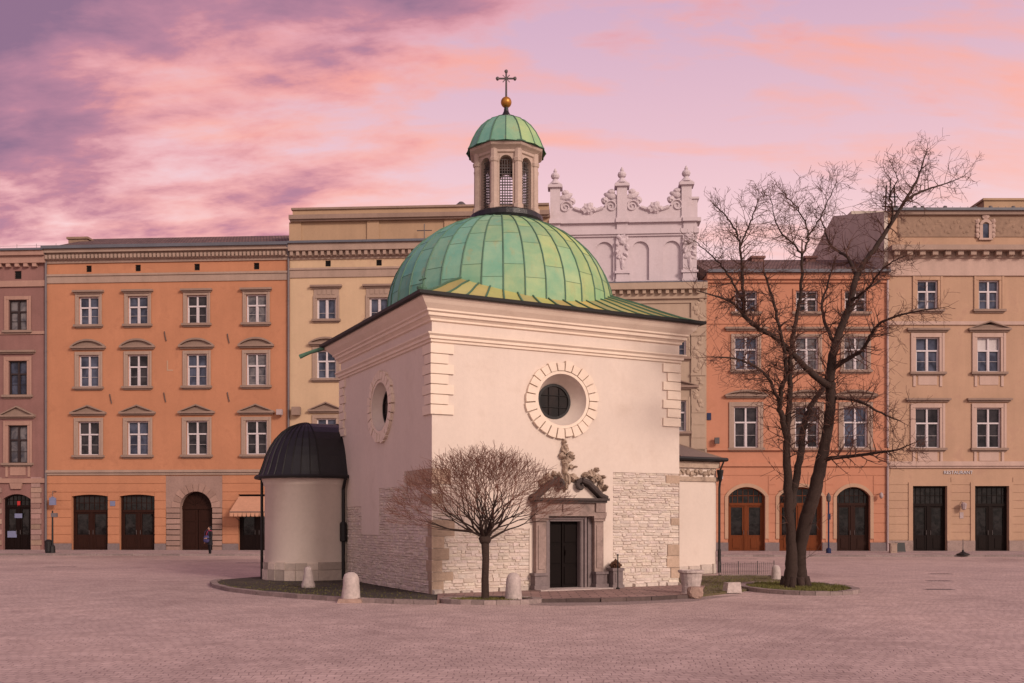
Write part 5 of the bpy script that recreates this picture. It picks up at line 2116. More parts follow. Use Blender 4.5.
# sacristy on the right
sx0, sx1, sy0, sy1 = 7.0, 14.27, 6.0, 9.2
q = MB()
wall_grid(q, sx0, sx1, 0, 4.3, [], lambda x, d, z: (x, sy0 + d, z))
q.quad((sx1, sy0, 0), (sx1, sy1, 0), (sx1, sy1, 4.3), (sx1, sy0, 4.3))
q.quad((sx0, sy1, 0), (sx0, sy1, 4.3), (sx1, sy1, 4.3), (sx1, sy1, 0))
sac = q.build('sacristy', 'plaster', church)
q = MB()
q.box(sx0, sx1 + 0.06, sy0 - 0.06, sy0 - 0.001, 3.55, 3.72)
q.box(sx0, sx1 + 0.10, sy0 - 0.10, sy0 - 0.001, 4.06, 4.30)
q.box(sx1 + 0.001, sx1 + 0.1, sy0, sy1, 4.06, 4.3)
for k in range(24):
    x = 9.5 + k * 0.2
    q.lump((x, sy0 - 0.03, 3.88 + 0.05 * math.sin(k * 2)), (0.10, 0.06, 0.11), 0, k, 0.35, 8, 6)
q.build('carved_band', 'figure', sac)
q = MB()
x = sx0
while x < sx1:
    L = min(random.uniform(0.35, 0.7), sx1 - x)
    t_ = random.uniform(0.75, 1.0)
    q.tint = (t_, t_, t_)
    q.stone(x, x + L - 0.01, 0, 0.36 + random.uniform(-0.04, 0.05), 0.0, -0.06, 0.02, lambda x, d, z: (x, sy0 + d, z))
    x += L
q.build('plinth', 'rubble', sac)
q = MB()
ov = 0.24
e0, e1, f0, f1 = sx0, sx1 + ov, sy0 - ov, sy1 + ov
zr0, zr1 = 4.42, 5.35
ym_ = (f0 + f1) / 2
xr = e1 - 2.0
n_s = 12
for k in range(n_s):
    a, c = e0 + (xr - e0) * k / n_s, e0 + (xr - e0) * (k + 1) / n_s
    t_ = random.uniform(0.8, 1.2)
    q.tint = (t_, t_, t_)
    q.quad((a, f0, zr0), (c, f0, zr0), (c, ym_, zr1), (a, ym_, zr1))
    q.quad((a, ym_, zr1), (c, ym_, zr1), (c, f1, zr0), (a, f1, zr0))
q.tint = (1, 1, 1)
q.face(q.pts([(xr, f0, zr0), (e1, f0, zr0), (xr, ym_, zr1)]))
q.face(q.pts([(e1, f0, zr0), (e1, f1, zr0), (xr, ym_, zr1)]))
q.face(q.pts([(xr, ym_, zr1), (e1, f1, zr0), (xr, f1, zr0)]))
M['lead_roof'] = weathered('grey_lead_roof', (0.19, 0.145, 0.115), rough=0.55, big=0.15, bump=0.2, attr=True)
sr = q.build('sacristy_roof', 'lead_roof', sac)
q = MB()
for k in range(n_s + 1):
    a = e0 + (xr - e0) * k / n_s
    q.tube([(a, f0, zr0 + 0.01), (a, ym_, zr1 + 0.01)], 0.025, 4)
q.tube([(e1, f0, zr0), (xr, ym_, zr1)], 0.03, 4)
q.build('roof_seam', 'hood', sr)
q = MB()
q.tube([(e0, f0 - 0.05, zr0 - 0.03), (e1 + 0.05, f0 - 0.05, zr0 - 0.03), (e1 + 0.05, f1, zr0 - 0.03)], 0.075, 8)
q.box(e0, e1, f0, f0 + 0.4, zr0 - 0.06, zr0 - 0.01)
q.box(e1 - 0.24, e1, f0 + 0.4, f1, zr0 - 0.06, zr0 - 0.01)
q.build('eaves_gutter', 'black_paint', sac)
q = MB()
x_, y_ = sx1 + 0.06, sy0 - 0.12
q.lathe([(0.05, 3.55), (0.07, 3.6), (0.13, 3.95), (0.13, 4.0)], (x_, y_ - 0.05, 0), 10)
q.tube([(x_ + 0.1, f0 - 0.05, zr0 - 0.06), (x_, y_ - 0.05, 3.98)], 0.035, 6)
q.tube([(x_, y_ - 0.05, 3.6), (x_, y_, 3.3), (x_, y_, 0.9)], 0.045, 8)
q.tube([(x_, y_, 0.95), (x_, y_, 0.05)], 0.065, 8)
q.build('downpipe', 'black_paint', church)

# ------------------------------------------------------------------ GROUND ROUND THE CHURCH
def gp(px, py):
    p = gnd(px, py)
    return (p.x, p.y)


TZ = 0.09
outer = [gp(213, 584.5), gp(216, 587.5), gp(232, 591.5), gp(260, 595), gp(300, 598.5), gp(345, 601.5), gp(395, 603.6), gp(436, 604.6)]
inner_back = [tuple(glob(-0.5, 3.0)[:2]), tuple(glob(0.3, 9.0)[:2]), tuple(glob(-2.6, 11.5)[:2]), gp(222, 580.5)]
cleft = outer + [tuple(glob(0.3, 0.3)[:2]), tuple(glob(0.3, 8.5)[:2]), tuple(glob(-0.6, 10.6)[:2]), tuple(glob(-2.0, 10.9)[:2]), gp(219, 581.8)]
b = MB()
b.slab(cleft, 0.0, TZ - 0.02)
tag(b.build('soil_bed', 'dirt'), kind='structure')


def kerb_line(pts, width, height, name='kerb_edge', mat='kerb', closed=False, step=0.8):
    """granite kerb stones laid along a ground polyline"""
    P = [Vector((x, y, 0)) for x, y in pts]
    if closed:
        P.append(P[0])
    q = MB()
    carry = []
    for A, B in zip(P, P[1:]):
        n = max(1, round((B - A).length / step))
        for k in range(n):
            carry.append(A.lerp(B, k / n))
    carry.append(P[-1])
    for i, (A, B) in enumerate(zip(carry, carry[1:])):
        d = (B - A).normalized()
        nr_ = Vector((-d.y, d.x, 0)) * width / 2
        t_ = random.uniform(0.8, 1.2)
        q.tint = (t_, t_ * 0.99, t_ * 0.98)
        B2 = B - d * 0.01
        j = random.uniform(-0.006, 0.006)
        q.slab([tuple((A - nr_)[:2]), tuple((B2 - nr_)[:2]), tuple((B2 + nr_)[:2]), tuple((A + nr_)[:2])], 0, height + j)
    return q.build(name, mat)


tag(kerb_line([gp(219, 581.8)] + outer, 0.2, TZ + 0.02, step=0.55), kind='structure')

# porch pavement in front of the entrance
porch = [gp(437, 604.0), gp(446, 600.8), gp(470, 599.6), gp(505, 599.3), gp(532, 602.6), gp(600, 602.2), gp(650, 600.5), gp(700, 597.8), tuple(glob(8.6, -0.6)[:2]), tuple(glob(8.3, 0.3)[:2]), tuple(glob(0.3, 0.3)[:2])]
b = MB()
b.slab(porch, 0.0, TZ)
tag(b.build('porch_paving', 'red_paving'), kind='structure')
b = MB()
b.slab([gp(528, 605.2), gp(560, 606), gp(620, 605.2), gp(690, 601.8), gp(742, 594.8), gp(703, 597), gp(650, 600), gp(600, 601.8), gp(535, 602.3)], 0, 0.004)
tag(b.build('tarmac_strip', 'tarmac'), kind='structure')
kerb_line([gp(505, 599.3), gp(532, 602.6), gp(600, 602.2), gp(650, 600.5), gp(700, 597.8)], 0.14, TZ + 0.006, 'kerb_edge', 'shadow_kerb')['kind'] = 'structure'  # dark strip standing in for the shadow along the porch edge
# turf on the right
turf = [gp(701, 597), gp(745, 591.5), gp(780, 586), gp(792, 580.5), gp(770, 577.5), gp(720, 577), tuple(glob(8.4, 5.9)[:2]), tuple(glob(8.2, 0.0)[:2])]
b = MB()
b.slab(turf, 0.0, 0.06)
tag(b.build('turf_bed', 'turf'), kind='structure')
tag(kerb_line([gp(792, 580.5), gp(770, 577.5), gp(744, 577), gp(720, 577.2)], 0.16, 0.09), kind='structure')

# tree pits
def pit(cx, cy, rx, ry, name, label):
    root = empty(name, (cx, cy, 0), 0, label, 'kerb ring')
    q = MB()
    n = 26
    for k in range(n):
        a0, a1 = 2 * PI * k / n, 2 * PI * (k + 0.97) / n
        t_ = random.uniform(0.85, 1.3)
        q.tint = (t_, t_ * 0.99, t_ * 0.97)
        P = [((rx - 0.22) * math.cos(a0), (ry - 0.22) * math.sin(a0)), (rx * math.cos(a0), ry * math.sin(a0)), (rx * math.cos(a1), ry * math.sin(a1)), ((rx - 0.22) * math.cos(a1), (ry - 0.22) * math.sin(a1))]
        q.slab(P, 0, 0.11 + random.uniform(-0.008, 0.008))
    q.build('kerb_stones', 'kerb', root)
    q = MB()
    q.slab([((rx - 0.2) * math.cos(2 * PI * k / 32), (ry - 0.2) * math.sin(2 * PI * k / 32)) for k in range(32)], 0, 0.07)
    q.build('soil', 'turf', root)
    return root


BT = gnd(797, 589.5)
pit(BT.x, BT.y, 1.66, 2.5, 'tree_pit', 'large round granite kerb ring with grass around the tall bare tree')
ST = gnd(485, 602.5)
pit(ST.x + 0.15, ST.y, 1.28, 0.78, 'tree_pit', 'small granite kerb ring with grass around the clipped round tree')


def grass(name, cx, cy, rx, ry, n, h, z0=0.06, hole=None, poly=None):
    q = MB()
    for _ in range(n):
        if poly:
            i, j = random.sample(range(len(poly)), 2)
            k = random.choice(range(len(poly)))
            w = [random.random() for _ in range(3)]
            s_ = sum(w)
            x = (poly[i][0] * w[0] + poly[j][0] * w[1] + poly[k][0] * w[2]) / s_
            y = (poly[i][1] * w[0] + poly[j][1] * w[1] + poly[k][1] * w[2]) / s_
        else:
            a, r_ = random.random() * 2 * PI, math.sqrt(random.random())
            x, y = cx + rx * r_ * math.cos(a), cy + ry * r_ * math.sin(a)
        if mnoise.noise((x * 1.3, y * 1.3, 3.0)) < -0.22:
            continue
        a = random.random() * PI
        hh_ = h * random.uniform(0.4, 1.2)
        w_ = 0.012
        lx, ly = random.uniform(-0.05, 0.05), random.uniform(-0.05, 0.05)
        q.face(q.pts([(x - w_ * math.cos(a), y - w_ * math.sin(a), z0), (x + w_ * math.cos(a), y + w_ * math.sin(a), z0), (x + lx, y + ly, z0 + hh_)]))
    return tag(q.build(name, 'grass'), kind='stuff')


grass('grass', BT.x, BT.y, 1.42, 2.24, 7000, 0.10)
grass('grass', ST.x + 0.15, ST.y, 1.05, 0.55, 2200, 0.07)
grass('grass', 0, 0, 0, 0, 4000, 0.05, 0.05, poly=turf)
grass('grass', 0, 0, 0, 0, 2500, 0.05, 0.06, poly=cleft[:8] + [tuple(glob(-0.1, 1)[:2]), tuple(glob(-0.1, 7)[:2])])


# ------------------------------------------------------------------ TREES
def curve_pts(P, n=5):
    """Catmull-Rom through points with radius as 4th value"""
    out = []
    Q = [P[0]] + P + [P[-1]]
    for i in range(1, len(Q) - 2):
        p0, p1, p2, p3 = Q[i - 1], Q[i], Q[i + 1], Q[i + 2]
        for k in range(n):
            t_ = k / n
            out.append(tuple(0.5 * ((2 * b_) + (c_ - a_) * t_ + (2 * a_ - 5 * b_ + 4 * c_ - d_) * t_ ** 2 + (3 * b_ - a_ - 3 * c_ + d_) * t_ ** 3) for a_, b_, c_, d_ in zip(p0, p1, p2, p3)))
    out.append(tuple(P[-1]))
    return out


def grow(q, p, d, L, r_, lev, rng, up=0.12, wig=0.28, nch=(3, 5), fork=0.75, sides=4, minr=0.006):
    n = max(3, int(L / 0.22))
    n = min(n, 7)
    pts, rad = [Vector(p)], [r_]
    d = Vector(d).normalized()
    kids = []
    for k in range(n):
        d = (d + Vector((rng.uniform(-1, 1), rng.uniform(-1, 1), rng.uniform(-1, 1))) * wig + Vector((0, 0, up))).normalized()
        pts.append(pts[-1] + d * (L / n))
        rad.append(max(minr, r_ * (1 - 0.8 * (k + 1) / n)))
        kids.append((pts[-1], d.copy(), rad[-1]))
    q.tube(pts, rad, sides if lev > 0 else 3, cap=False)
    if lev <= 0:
        return
    m = rng.randint(*nch)
    for j in range(m):
        i = rng.randint(max(0, n // 3 - 1), n - 1)
        kp, kd, kr = kids[i]
        side = kd.orthogonal()
        side.rotate(Matrix.Rotation(rng.uniform(0, 2 * PI), 3, kd))
        nd_ = (kd * rng.uniform(0.5, 1.0) + side * rng.uniform(0.5, 1.0)).normalized()
        grow(q, kp, nd_, L * rng.uniform(0.45, 0.75), max(minr, min(kr, r_ * 0.6)), lev - 1, rng, up, wig, nch, fork, sides, minr)


tree = empty('bare_tree', BT, 0, 'tall bare tree with forked leaning trunk beside the church', 'tree')
rng = random.Random(21)
TB = BT.y


def limb(pp, dy0=0.0):
    """(px, py, radius px, depth offset)"""
    out = []
    for px, py, rp, dy_ in pp:
        Y = TB + dy_
        w = at(px, py, Y) - Vector(BT)
        out.append((w.x, w.y, w.z, rp * Y / F * (0.82 if rp < 6.5 else 0.90)))
    return curve_pts(out, 5)


limbs = [
    # left stem
    [(790, 592, 10, 0), (790.5, 580, 7.6, 0), (791.5, 560, 6.6, 0), (791, 540, 6.0, 0), (788.5, 502, 5.6, 0), (787.5, 470, 5.0, -.1), (786.5, 444, 4.4, -.2), (788, 420, 3.7, -.3), (790, 395, 3.3, -.5), (790, 372, 3.0, -.6), (791, 351, 2.7, -.8), (795.6, 321, 2.3, -.9), (801, 291, 2.0, -1), (802, 253, 1.5, -1.1)],
    # main leaning trunk
    [(801, 591, 10, .25), (800.5, 578, 8.0, .25), (799.5, 560, 7.0, .25), (801, 541, 7.2, .2), (807, 516, 7.6, .1), (813.5, 496, 7.4, 0), (820, 468, 6.8, 0), (825, 444, 6.4, .1), (829, 420, 6.1, .2), (831, 395, 6.0, .3), (830, 378, 5.8, .3), (833, 355, 5.2, .4), (840, 330, 4.6, .5), (849, 308, 4.1, .6), (855, 281, 3.7, .8), (864, 263, 3.3, 1), (876, 247, 3.0, 1.2), (892, 222, 2.4, 1.4), (906, 199, 1.9, 1.5), (916, 182, 1.4, 1.6), (922, 166, .9, 1.6), (927, 150, .45, 1.7)],
    # middle limb from the left stem
    [(791, 512, 4.2, 0), (795, 485, 4.6, .3), (800.5, 454, 4.3, .5), (804, 425, 3.9, .8), (812, 404, 3.3, 1.2), (822, 390, 2.7, 1.6), (830, 372, 2.2, 2.0), (836, 345, 1.8, 2.3), (848, 318, 1.5, 2.6), (862, 294, 1.2, 2.8), (880, 281, .9, 3)],
    # outer left limb off the left stem
    [(787, 440, 3.6, -.2), (782, 418, 3.5, -.5), (779.5, 405, 3.2, -.7), (781.5, 390, 3.0, -.9), (786, 372, 2.6, -1.2), (784, 350, 2.3, -1.5), (778, 322, 1.9, -1.8), (772, 296, 1.6, -2), (764, 272, 1.2, -2.2)],
    # long left limb off the trunk
    [(829, 386, 4.4, .2), (816, 377, 4.0, -.2), (804, 366, 3.7, -.5), (791, 352, 3.3, -.8), (776, 338, 3.0, -1), (760, 329, 2.8, -1.2), (748, 320, 2.6, -1.3), (743, 312, 2.3, -1.3), (744, 298, 2.0, -1.3), (742, 270, 1.7, -1.4), (740, 245, 1.4, -1.5), (735, 230, 1.2, -1.5), (726, 216, .9, -1.5), (714, 205, .6, -1.6)],
    # drooping left
    [(778, 400, 2.2, -.8), (772, 385, 2.0, -1.1), (763, 372, 1.7, -1.4), (748, 363, 1.4, -1.8), (732, 358, 1.1, -2.1), (708, 357, .6, -2.4)],
    [(744, 314, 1.9, -1.3), (733, 303, 1.6, -1.5), (722, 298, 1.2, -1.7), (698, 291, .6, -1.9)],
    [(742, 300, 1.6, -1.3), (733, 283, 1.3, -1.2), (724, 269, 1.1, -1), (712, 256, .8, -.8), (695, 241, .5, -.7)],
    # low right branch
    [(822, 461, 3.2, .1), (832, 458, 2.6, -.2), (855, 455.7, 2.1, -.7), (881, 452, 1.6, -1.2), (896, 450, 1.1, -1.5), (910, 444.5, .6, -1.8)],
    # right branch at mid height
    [(832, 398, 2.4, .3), (848, 399, 2.0, -.2), (862, 402.5, 1.7, -.7), (881, 413, 1.2, -1.2), (900, 421, .7, -1.6)],
    # rising right branch
    [(832, 370, 3.0, .3), (846, 360, 2.6, .0), (861, 351, 2.2, -.4), (870, 337, 1.9, -.8), (879, 324, 1.6, -1.1), (904, 314, 1.2, -1.6), (938, 308, .6, -2.0)],
    # second top fork
    [(905, 201, 1.7, 1.5), (918, 193, 1.4, 1.8), (935, 187, 1.0, 2.1), (950, 182, .7, 2.3), (964, 176, .4, 2.5)],
    [(858, 280, 2.4, .8), (848, 258, 2.0, 1.4), (836, 250, 1.6, 2.0), (828, 240, 1.2, 2.4), (822, 222, .8, 2.8)],
    # tops of the left stem
    [(802, 255, 1.4, -1.1), (793, 243, 1.2, -1.3), (783, 235, 1.0, -1.5), (776, 222, .7, -1.7), (770, 196, .4, -1.8)],
    [(802, 255, 1.4, -1.1), (808, 240, 1.2, -.8), (806, 225, 1.0, -.6), (797, 208, .8, -.4), (783, 192, .5, -.3)],
    [(806, 238, 1.1, -.8), (818, 222, .9, -.4), (826, 205, .7, 0), (836, 183, .4, .2)],
    [(740, 247, 1.2, -1.5), (748, 228, 1.0, -1.2), (754, 212, .7, -1), (759, 200, .4, -.8)],
    [(852, 300, 2.0, .6), (866, 290, 1.6, .0), (880, 272, 1.2, -.5), (892, 262, .8, -1), (905, 256, .5, -1.4)],
    [(836, 345, 2.4, .4), (826, 326, 2.0, .9), (822, 304, 1.6, 1.4), (828, 284, 1.2, 1.8), (834, 262, .8, 2.2)],
    [(889, 228, 1.4, 1.3), (893, 212, 1.2, 1), (890, 195, .9, .8), (897, 180, .6, .6), (892, 165, .35, .5)],
]
wood, tw = MB(), MB()
wood.smooth = True
tops = []
for li, pp in enumerate(limbs):
    C_ = limb(pp)
    pts = [Vector(c[:3]) for c in C_]
    rad = [max(0.012, c[3]) for c in C_]
    # knots and bends
    for i in range(1, len(pts) - 1):
        pts[i] += Vector((mnoise.noise((i * 0.7, li, 0)), mnoise.noise((i * 0.7, li, 5)), 0)) * (0.05 if li < 2 else 0.07)
    wood.tube(pts, rad, 10 if li < 2 else 7)
    tot = len(pts)
    start = 0.42 if li == 0 else (0.34 if li == 1 else 0.2)
    for i in range(int(tot * start), tot):
        t_ = (i / tot - start) / (1 - start)
        dens = 1.3 if li < 2 else 1.7
        for _ in range(int(dens + rng.random())):
            d = (pts[min(i + 1, tot - 1)] - pts[max(i - 1, 0)]).normalized()
            side = d.orthogonal()
            side.rotate(Matrix.Rotation(rng.uniform(0, 2 * PI), 3, d))
            nd_ = (d * rng.uniform(0.25, 0.8) + side + Vector((0, 0, 0.15))).normalized()
            L = rng.uniform(0.3, 0.95) * (1.15 - 0.55 * t_)
            grow(tw, pts[i], nd_, L, min(rad[i] * 0.5, 0.022), 2 if rng.random() < 0.55 else 1, rng, up=0.05, wig=0.24, nch=(3, 5), minr=0.0042)
    grow(tw, pts[-1], pts[-1] - pts[-2], 0.4, rad[-1], 1, rng, minr=0.0048)
# small twigs low on the trunk
for _ in range(26):
    i = rng.randint(10, 40)
    C_ = limb(limbs[rng.randint(0, 1)])
    p = Vector(C_[i][:3])
    an = rng.uniform(0, 2 * PI)
    grow(tw, p, (math.cos(an), math.sin(an), 0.2), rng.uniform(0.5, 1.1), 0.014, 1, rng, minr=0.006)
# root flare
for k in range(9):
    a = k * 2 * PI / 9
    wood.tube([(0.0 + 0.28 * math.cos(a), 0.15 + 0.28 * math.sin(a), 0.35), (0.36 * math.cos(a), 0.15 + 0.36 * math.sin(a), 0.12), (0.5 * math.cos(a), 0.15 + 0.5 * math.sin(a), 0.03)], [0.14, 0.12, 0.04], 7)
wood.build('trunk', 'bark', tree)
tw.build('crown', 'twig', tree)

# clipped round tree
st = empty('clipped_tree', (ST.x, ST.y, 0), 0, 'small bare tree clipped to a round fan of reddish twigs', 'tree')
wood, tw = MB(), MB()
wood.smooth = True
wood.tube([(0, 0, 0.0), (0.005, 0, 0.1), (0.0, 0.0, 0.6), (0.015, 0, 1.1), (0.0, 0, 1.5), (0.01, 0, 1.66)], [0.11, 0.085, 0.078, 0.076, 0.085, 0.07], 9)
wood.lump((0, 0, 1.56), (0.13, 0.13, 0.12), 0, 2, 0.2)
rng = random.Random(5)


def shell(d):
    """distance from the fork to the clipped outline"""
    el = math.asin(max(-1, min(1, d.z)))
    return 2.22 + 0.20 * max(0, math.sin(el)) ** 1.5


def fan(p, d, r_, lev, rng):
    org = Vector((0, 0, 1.55))
    n = 3
    L = {6: 0.42, 5: 0.42, 4: 0.40, 3: 0.38, 2: 0.36, 1: 0.34, 0: 0.32}[lev] * rng.uniform(0.75, 1.25)
    pts, rad = [p], [r_]
    for k in range(n):
        d = (d + Vector((rng.uniform(-1, 1), rng.uniform(-1, 1), rng.uniform(-1, 1))) * 0.10 + Vector((0, 0, 0.03))).normalized()
        d.z = max(d.z, 0.08)
        np_ = pts[-1] + d * L / n
        rel = np_ - org
        if rel.length > shell(rel.normalized()) * rng.uniform(0.88, 1.06):
            break
        pts.append(np_)
        rad.append(max(0.0036, r_ * (1 - 0.22 * (k + 1) / n)))
    if len(pts) < 2:
        return
    (wood if lev >= 4 else tw).tube(pts, rad, 6 if lev >= 4 else (4 if lev > 1 else 3), cap=False)
    if lev == 0:
        return
    base = rng.uniform(0, 2 * PI)
    nk = 2 if rng.random() < 0.62 else 3
    for j in range(nk):
        side = d.orthogonal()
        side.rotate(Matrix.Rotation(base + j * 2 * PI / nk + rng.uniform(-0.5, 0.5), 3, d))
        nd_ = (d + side * rng.uniform(0.22, 0.50)).normalized()
        fan(pts[-1], nd_, max(0.0036, rad[-1] * rng.uniform(0.66, 0.82)), lev - 1, rng)


for k in range(17):
    a = k * 2.399 + 0.4
    el = R(20 + 58 * ((k + 0.5) / 17) ** 1.1)
    fan(Vector((0, 0, 1.54 + 0.05 * (k % 3))), Vector((math.cos(a) * math.cos(el), math.sin(a) * math.cos(el), math.sin(el))), rng.uniform(0.026, 0.040), 6, rng)
# clipped flatter towards the church wall
for mb2 in (wood, tw):
    mb2.v = [tuple(Vector(p) + U * (0.24 * Vector(p).dot(U)) - V * (Vector(p).dot(V) * (0.30 if Vector(p).dot(V) > 0 else 0.12))) for p in mb2.v]
wood.build('trunk', 'bark', st)
tw.build('crown', 'twig_red', st)


# ------------------------------------------------------------------ STONES
def bollard(px, py, ph, wpx, name, label, group=None, style='round', mat='stone', z=0.0):
    g_ = gnd(px, py, z)
    k = g_.y / F
    h, r_ = ph * k, wpx * k / 2
    q = MB()
    q.smooth = True
    if style == 'round':
        prof = [(r_ * 1.0, -0.05), (r_ * 1.02, 0.04), (r_ * 0.98, h * 0.25), (r_ * 0.92, h * 0.55), (r_ * 0.84, h * 0.78), (r_ * 0.66, h * 0.92), (r_ * 0.35, h * 0.985), (r_ * 0.05, h)]
    else:
        prof = [(r_ * 1.0, -0.05), (r_ * 0.98, h * 0.12), (r_ * 0.78, h * 0.35), (r_ * 0.62, h * 0.65), (r_ * 0.52, h * 0.88), (r_ * 0.40, h * 0.97), (r_ * 0.12, h)]
    q.lathe(prof, n=20)
    sd0 = px * 0.37
    q.v = [(x * (1 + 0.10 * mnoise.noise((x * 5, y * 5, z_ * 4 + sd0))), y * (1 + 0.10 * mnoise.noise((x * 5 + 9, y * 5, z_ * 4 + sd0))), z_ + 0.02 * mnoise.noise((x * 6, y * 6, sd0))) for x, y, z_ in q.v]
    o = q.build(name, mat)
    o.location = g_
    return tag(o, label, 'bollard', group)


bg_ = 'stone bollards round the church'
bollard(308, 587.5, 21, 14, 'stone_bollard', 'cone-shaped white stone bollard standing before the turret chapel', bg_, 'cone', z=0.07)
bollard(351, 602, 30, 18.5, 'stone_bollard', 'stout round-topped stone bollard on the kerb of the dark soil bed', bg_)
bollard(513.5, 602.5, 30, 17, 'stone_bollard', 'round-topped stone bollard between the clipped tree and the church door', bg_)
bollard(776, 581, 16, 10, 'stone_bollard', 'squat grey stone post half hidden behind the big tree trunk', bg_)
# base slab under the stout bollard
q = MB()
q.stone(-0.30, 0.30, -0.28, 0.28, 0.0, 0.10, 0.03, lambda x, d, z: (x, z, d))
o = q.build('bollard_base', 'boulder')
g_ = gnd(351, 602.2)
o.location = g_
tag(o, 'rough brown stone slab under the stout round-topped bollard', 'stone slab')

# stone basin
g_ = gnd(691, 596.5)
root = empty('stone_basin', g_, 0.3, 'carved pale stone basin on a pedestal at the church corner', 'stone basin')
q = MB()
q.lathe([(0.27, 0), (0.28, 0.08), (0.24, 0.11), (0.25, 0.30), (0.28, 0.44), (0.29, 0.50)], n=16)
q.build('pedestal', 'stone', root, smooth=False)
q = MB()
q.lathe([(0.28, 0.49), (0.295, 0.58), (0.30, 0.63), (0.35, 0.65), (0.35, 0.71), (0.27, 0.715), (0.25, 0.66), (0.05, 0.64)], n=16)
q.build('bowl', 'stone', root, smooth=False)
g_ = gnd(695, 598.5)
q = MB()
q.lump((0, 0, 0.16), (0.24, 0.22, 0.21), 0, 5, 0.10, 22, 14)
q.v = [(max(-0.2, min(0.2, x)), max(-0.17, min(0.17, y)), max(-0.02, min(0.31, z_))) for x, y, z_ in q.v]
o = q.build('boulder', 'boulder')
o.location = g_
tag(o, 'rough reddish boulder lying against the stone basin', 'boulder')
g_ = gnd(732, 591.5, 0.05)
q = MB()
q.stone(-0.22, 0.22, -0.17, 0.17, -0.03, 0.26, 0.035, lambda x, d, z: (x, z, d))
o = q.build('stone_block', 'stone')
o.location = g_
o.rotation_euler = (0, 0, 0.2)
tag(o, 'low squared pale stone block lying on the thin turf', 'stone block')

# planter by the door
pp = glob(5.62, -0.28)
root = empty('stone_planter', pp, CA, 'dark square stone planter standing beside the church door', 'planter')
q = MB()
q.box(-0.20, 0.20, -0.18, 0.18, TZ, TZ + 0.10)
q.box(-0.165, 0.165, -0.15, 0.15, TZ + 0.10, TZ + 0.50)
q.box(-0.10, 0.10, -0.165, -0.15, TZ + 0.18, TZ + 0.43)
q.box(-0.20, 0.20, -0.18, 0.18, TZ + 0.50, TZ + 0.58)
q.build('pedestal', 'plinth', root)
q = MB()
for k in range(90):
    a, rr_ = random.random() * 2 * PI, random.random() * 0.18
    x, y = rr_ * math.cos(a), rr_ * math.sin(a)
    h = 0.24 * (1 - rr_ / 0.24) + random.uniform(0, 0.05)
    q.tube([(x * 0.7, y * 0.7, TZ + 0.56), (x, y, TZ + 0.58 + h)], [0.02, 0.006], 4)
    q.lump((x, y, TZ + 0.58 + h * 0.8), (0.028, 0.028, 0.03), 0, k, 0.3, 6, 5)
q.build('plant', 'plant', root)
# thin handrail post by the door
q = MB()
pp = glob(5.40, -0.75)
q.tube([(0, 0, 0.0), (0, 0, 0.95)], 0.016, 6)
q.lathe([(0.06, 0.0), (0.06, 0.03), (0.02, 0.05)], n=10)
q.lump((0, 0, 0.97), (0.03, 0.03, 0.03), 0, 1, 0.02, 8, 6)
o = q.build('door_post', 'black_paint')
o.location = (pp.x, pp.y, TZ)
tag(o, 'thin black iron post on the porch paving by the door planter', 'post')

# low wire fence on the right
q = MB()
A, B = gnd(719, 575.5), gnd(774, 574.0)
root = empty('wire_fence', A, 0, 'low thin wire hoop fence beyond the turf right of the church', 'fence')
D_ = B - A
n = 26
for k in range(n + 1):
    p = D_ * (k / n)
    q.tube([p, p + Vector((0, 0, 0.46 + 0.03 * math.sin(k * 2.2)))], 0.008, 4)
for zz in (0.12, 0.42):
    q.tube([Vector((0, 0, zz)), D_ + Vector((0, 0, zz))], 0.007, 4)
q.build('wire_panel', 'iron', root)
for k in (0, 9, 18, 26):
    q = MB()
    p = D_ * (k / n)
    q.tube([p, p + Vector((0, 0, 0.52))], 0.018, 5)
    q.build('fence_post', 'iron', root)

# ------------------------------------------------------------------ STREET FURNITURE BY THE HOUSES
g_ = gnd(828.6, 553.2, 0.1)
root = empty('blue_post', g_, 0, 'slim dark blue street post with small sign before the apricot house', 'street post')
q = MB()
q.tube([(0, 0, 0), (0, 0, 3.1)], 0.05, 10)
q.lathe([(0.16, 0), (0.16, 0.25), (0.09, 0.32)], n=10)
q.build('pole', 'blue', root)
q = MB()
q.lathe([(0.05, 3.1), (0.13, 3.2), (0.15, 3.45), (0.07, 3.6), (0.02, 3.7)], n=10)
q.build('lamp_head', 'iron', root)
q = MB()
q.box(-0.09, 0.09, -0.11, -0.07, 2.05, 2.4)
q.build('sign_plate', 'blue', root)

g_ = gnd(52.5, 553, 0.1)
root = empty('black_post', g_, 0, 'black iron street post in front of the corner downpipe of the orange house', 'street post')
q = MB()
q.tube([(0, 0, 0), (0, 0, 2.6)], [0.07, 0.045], 8)
q.lathe([(0.18, 0), (0.16, 0.4), (0.08, 0.5)], n=8)
q.build('pole', 'black_paint', root)
q = MB()
q.box(-0.06, 0.3, -0.1, 0.06, 2.2, 2.45)
q.build('lamp_head', 'pipe', root)
g_ = gnd(48.5, 553, 0.1)
q = MB()
q.lathe([(0.17, 0), (0.2, 0.1), (0.22, 0.7), (0.23, 0.74), (0.2, 0.75), (0.12, 0.82), (0.02, 0.84)], n=14)
o = q.build('litter_bin', 'black_paint')
o.location = g_
tag(o, 'small black litter bin at the foot of the black street post', 'bin')

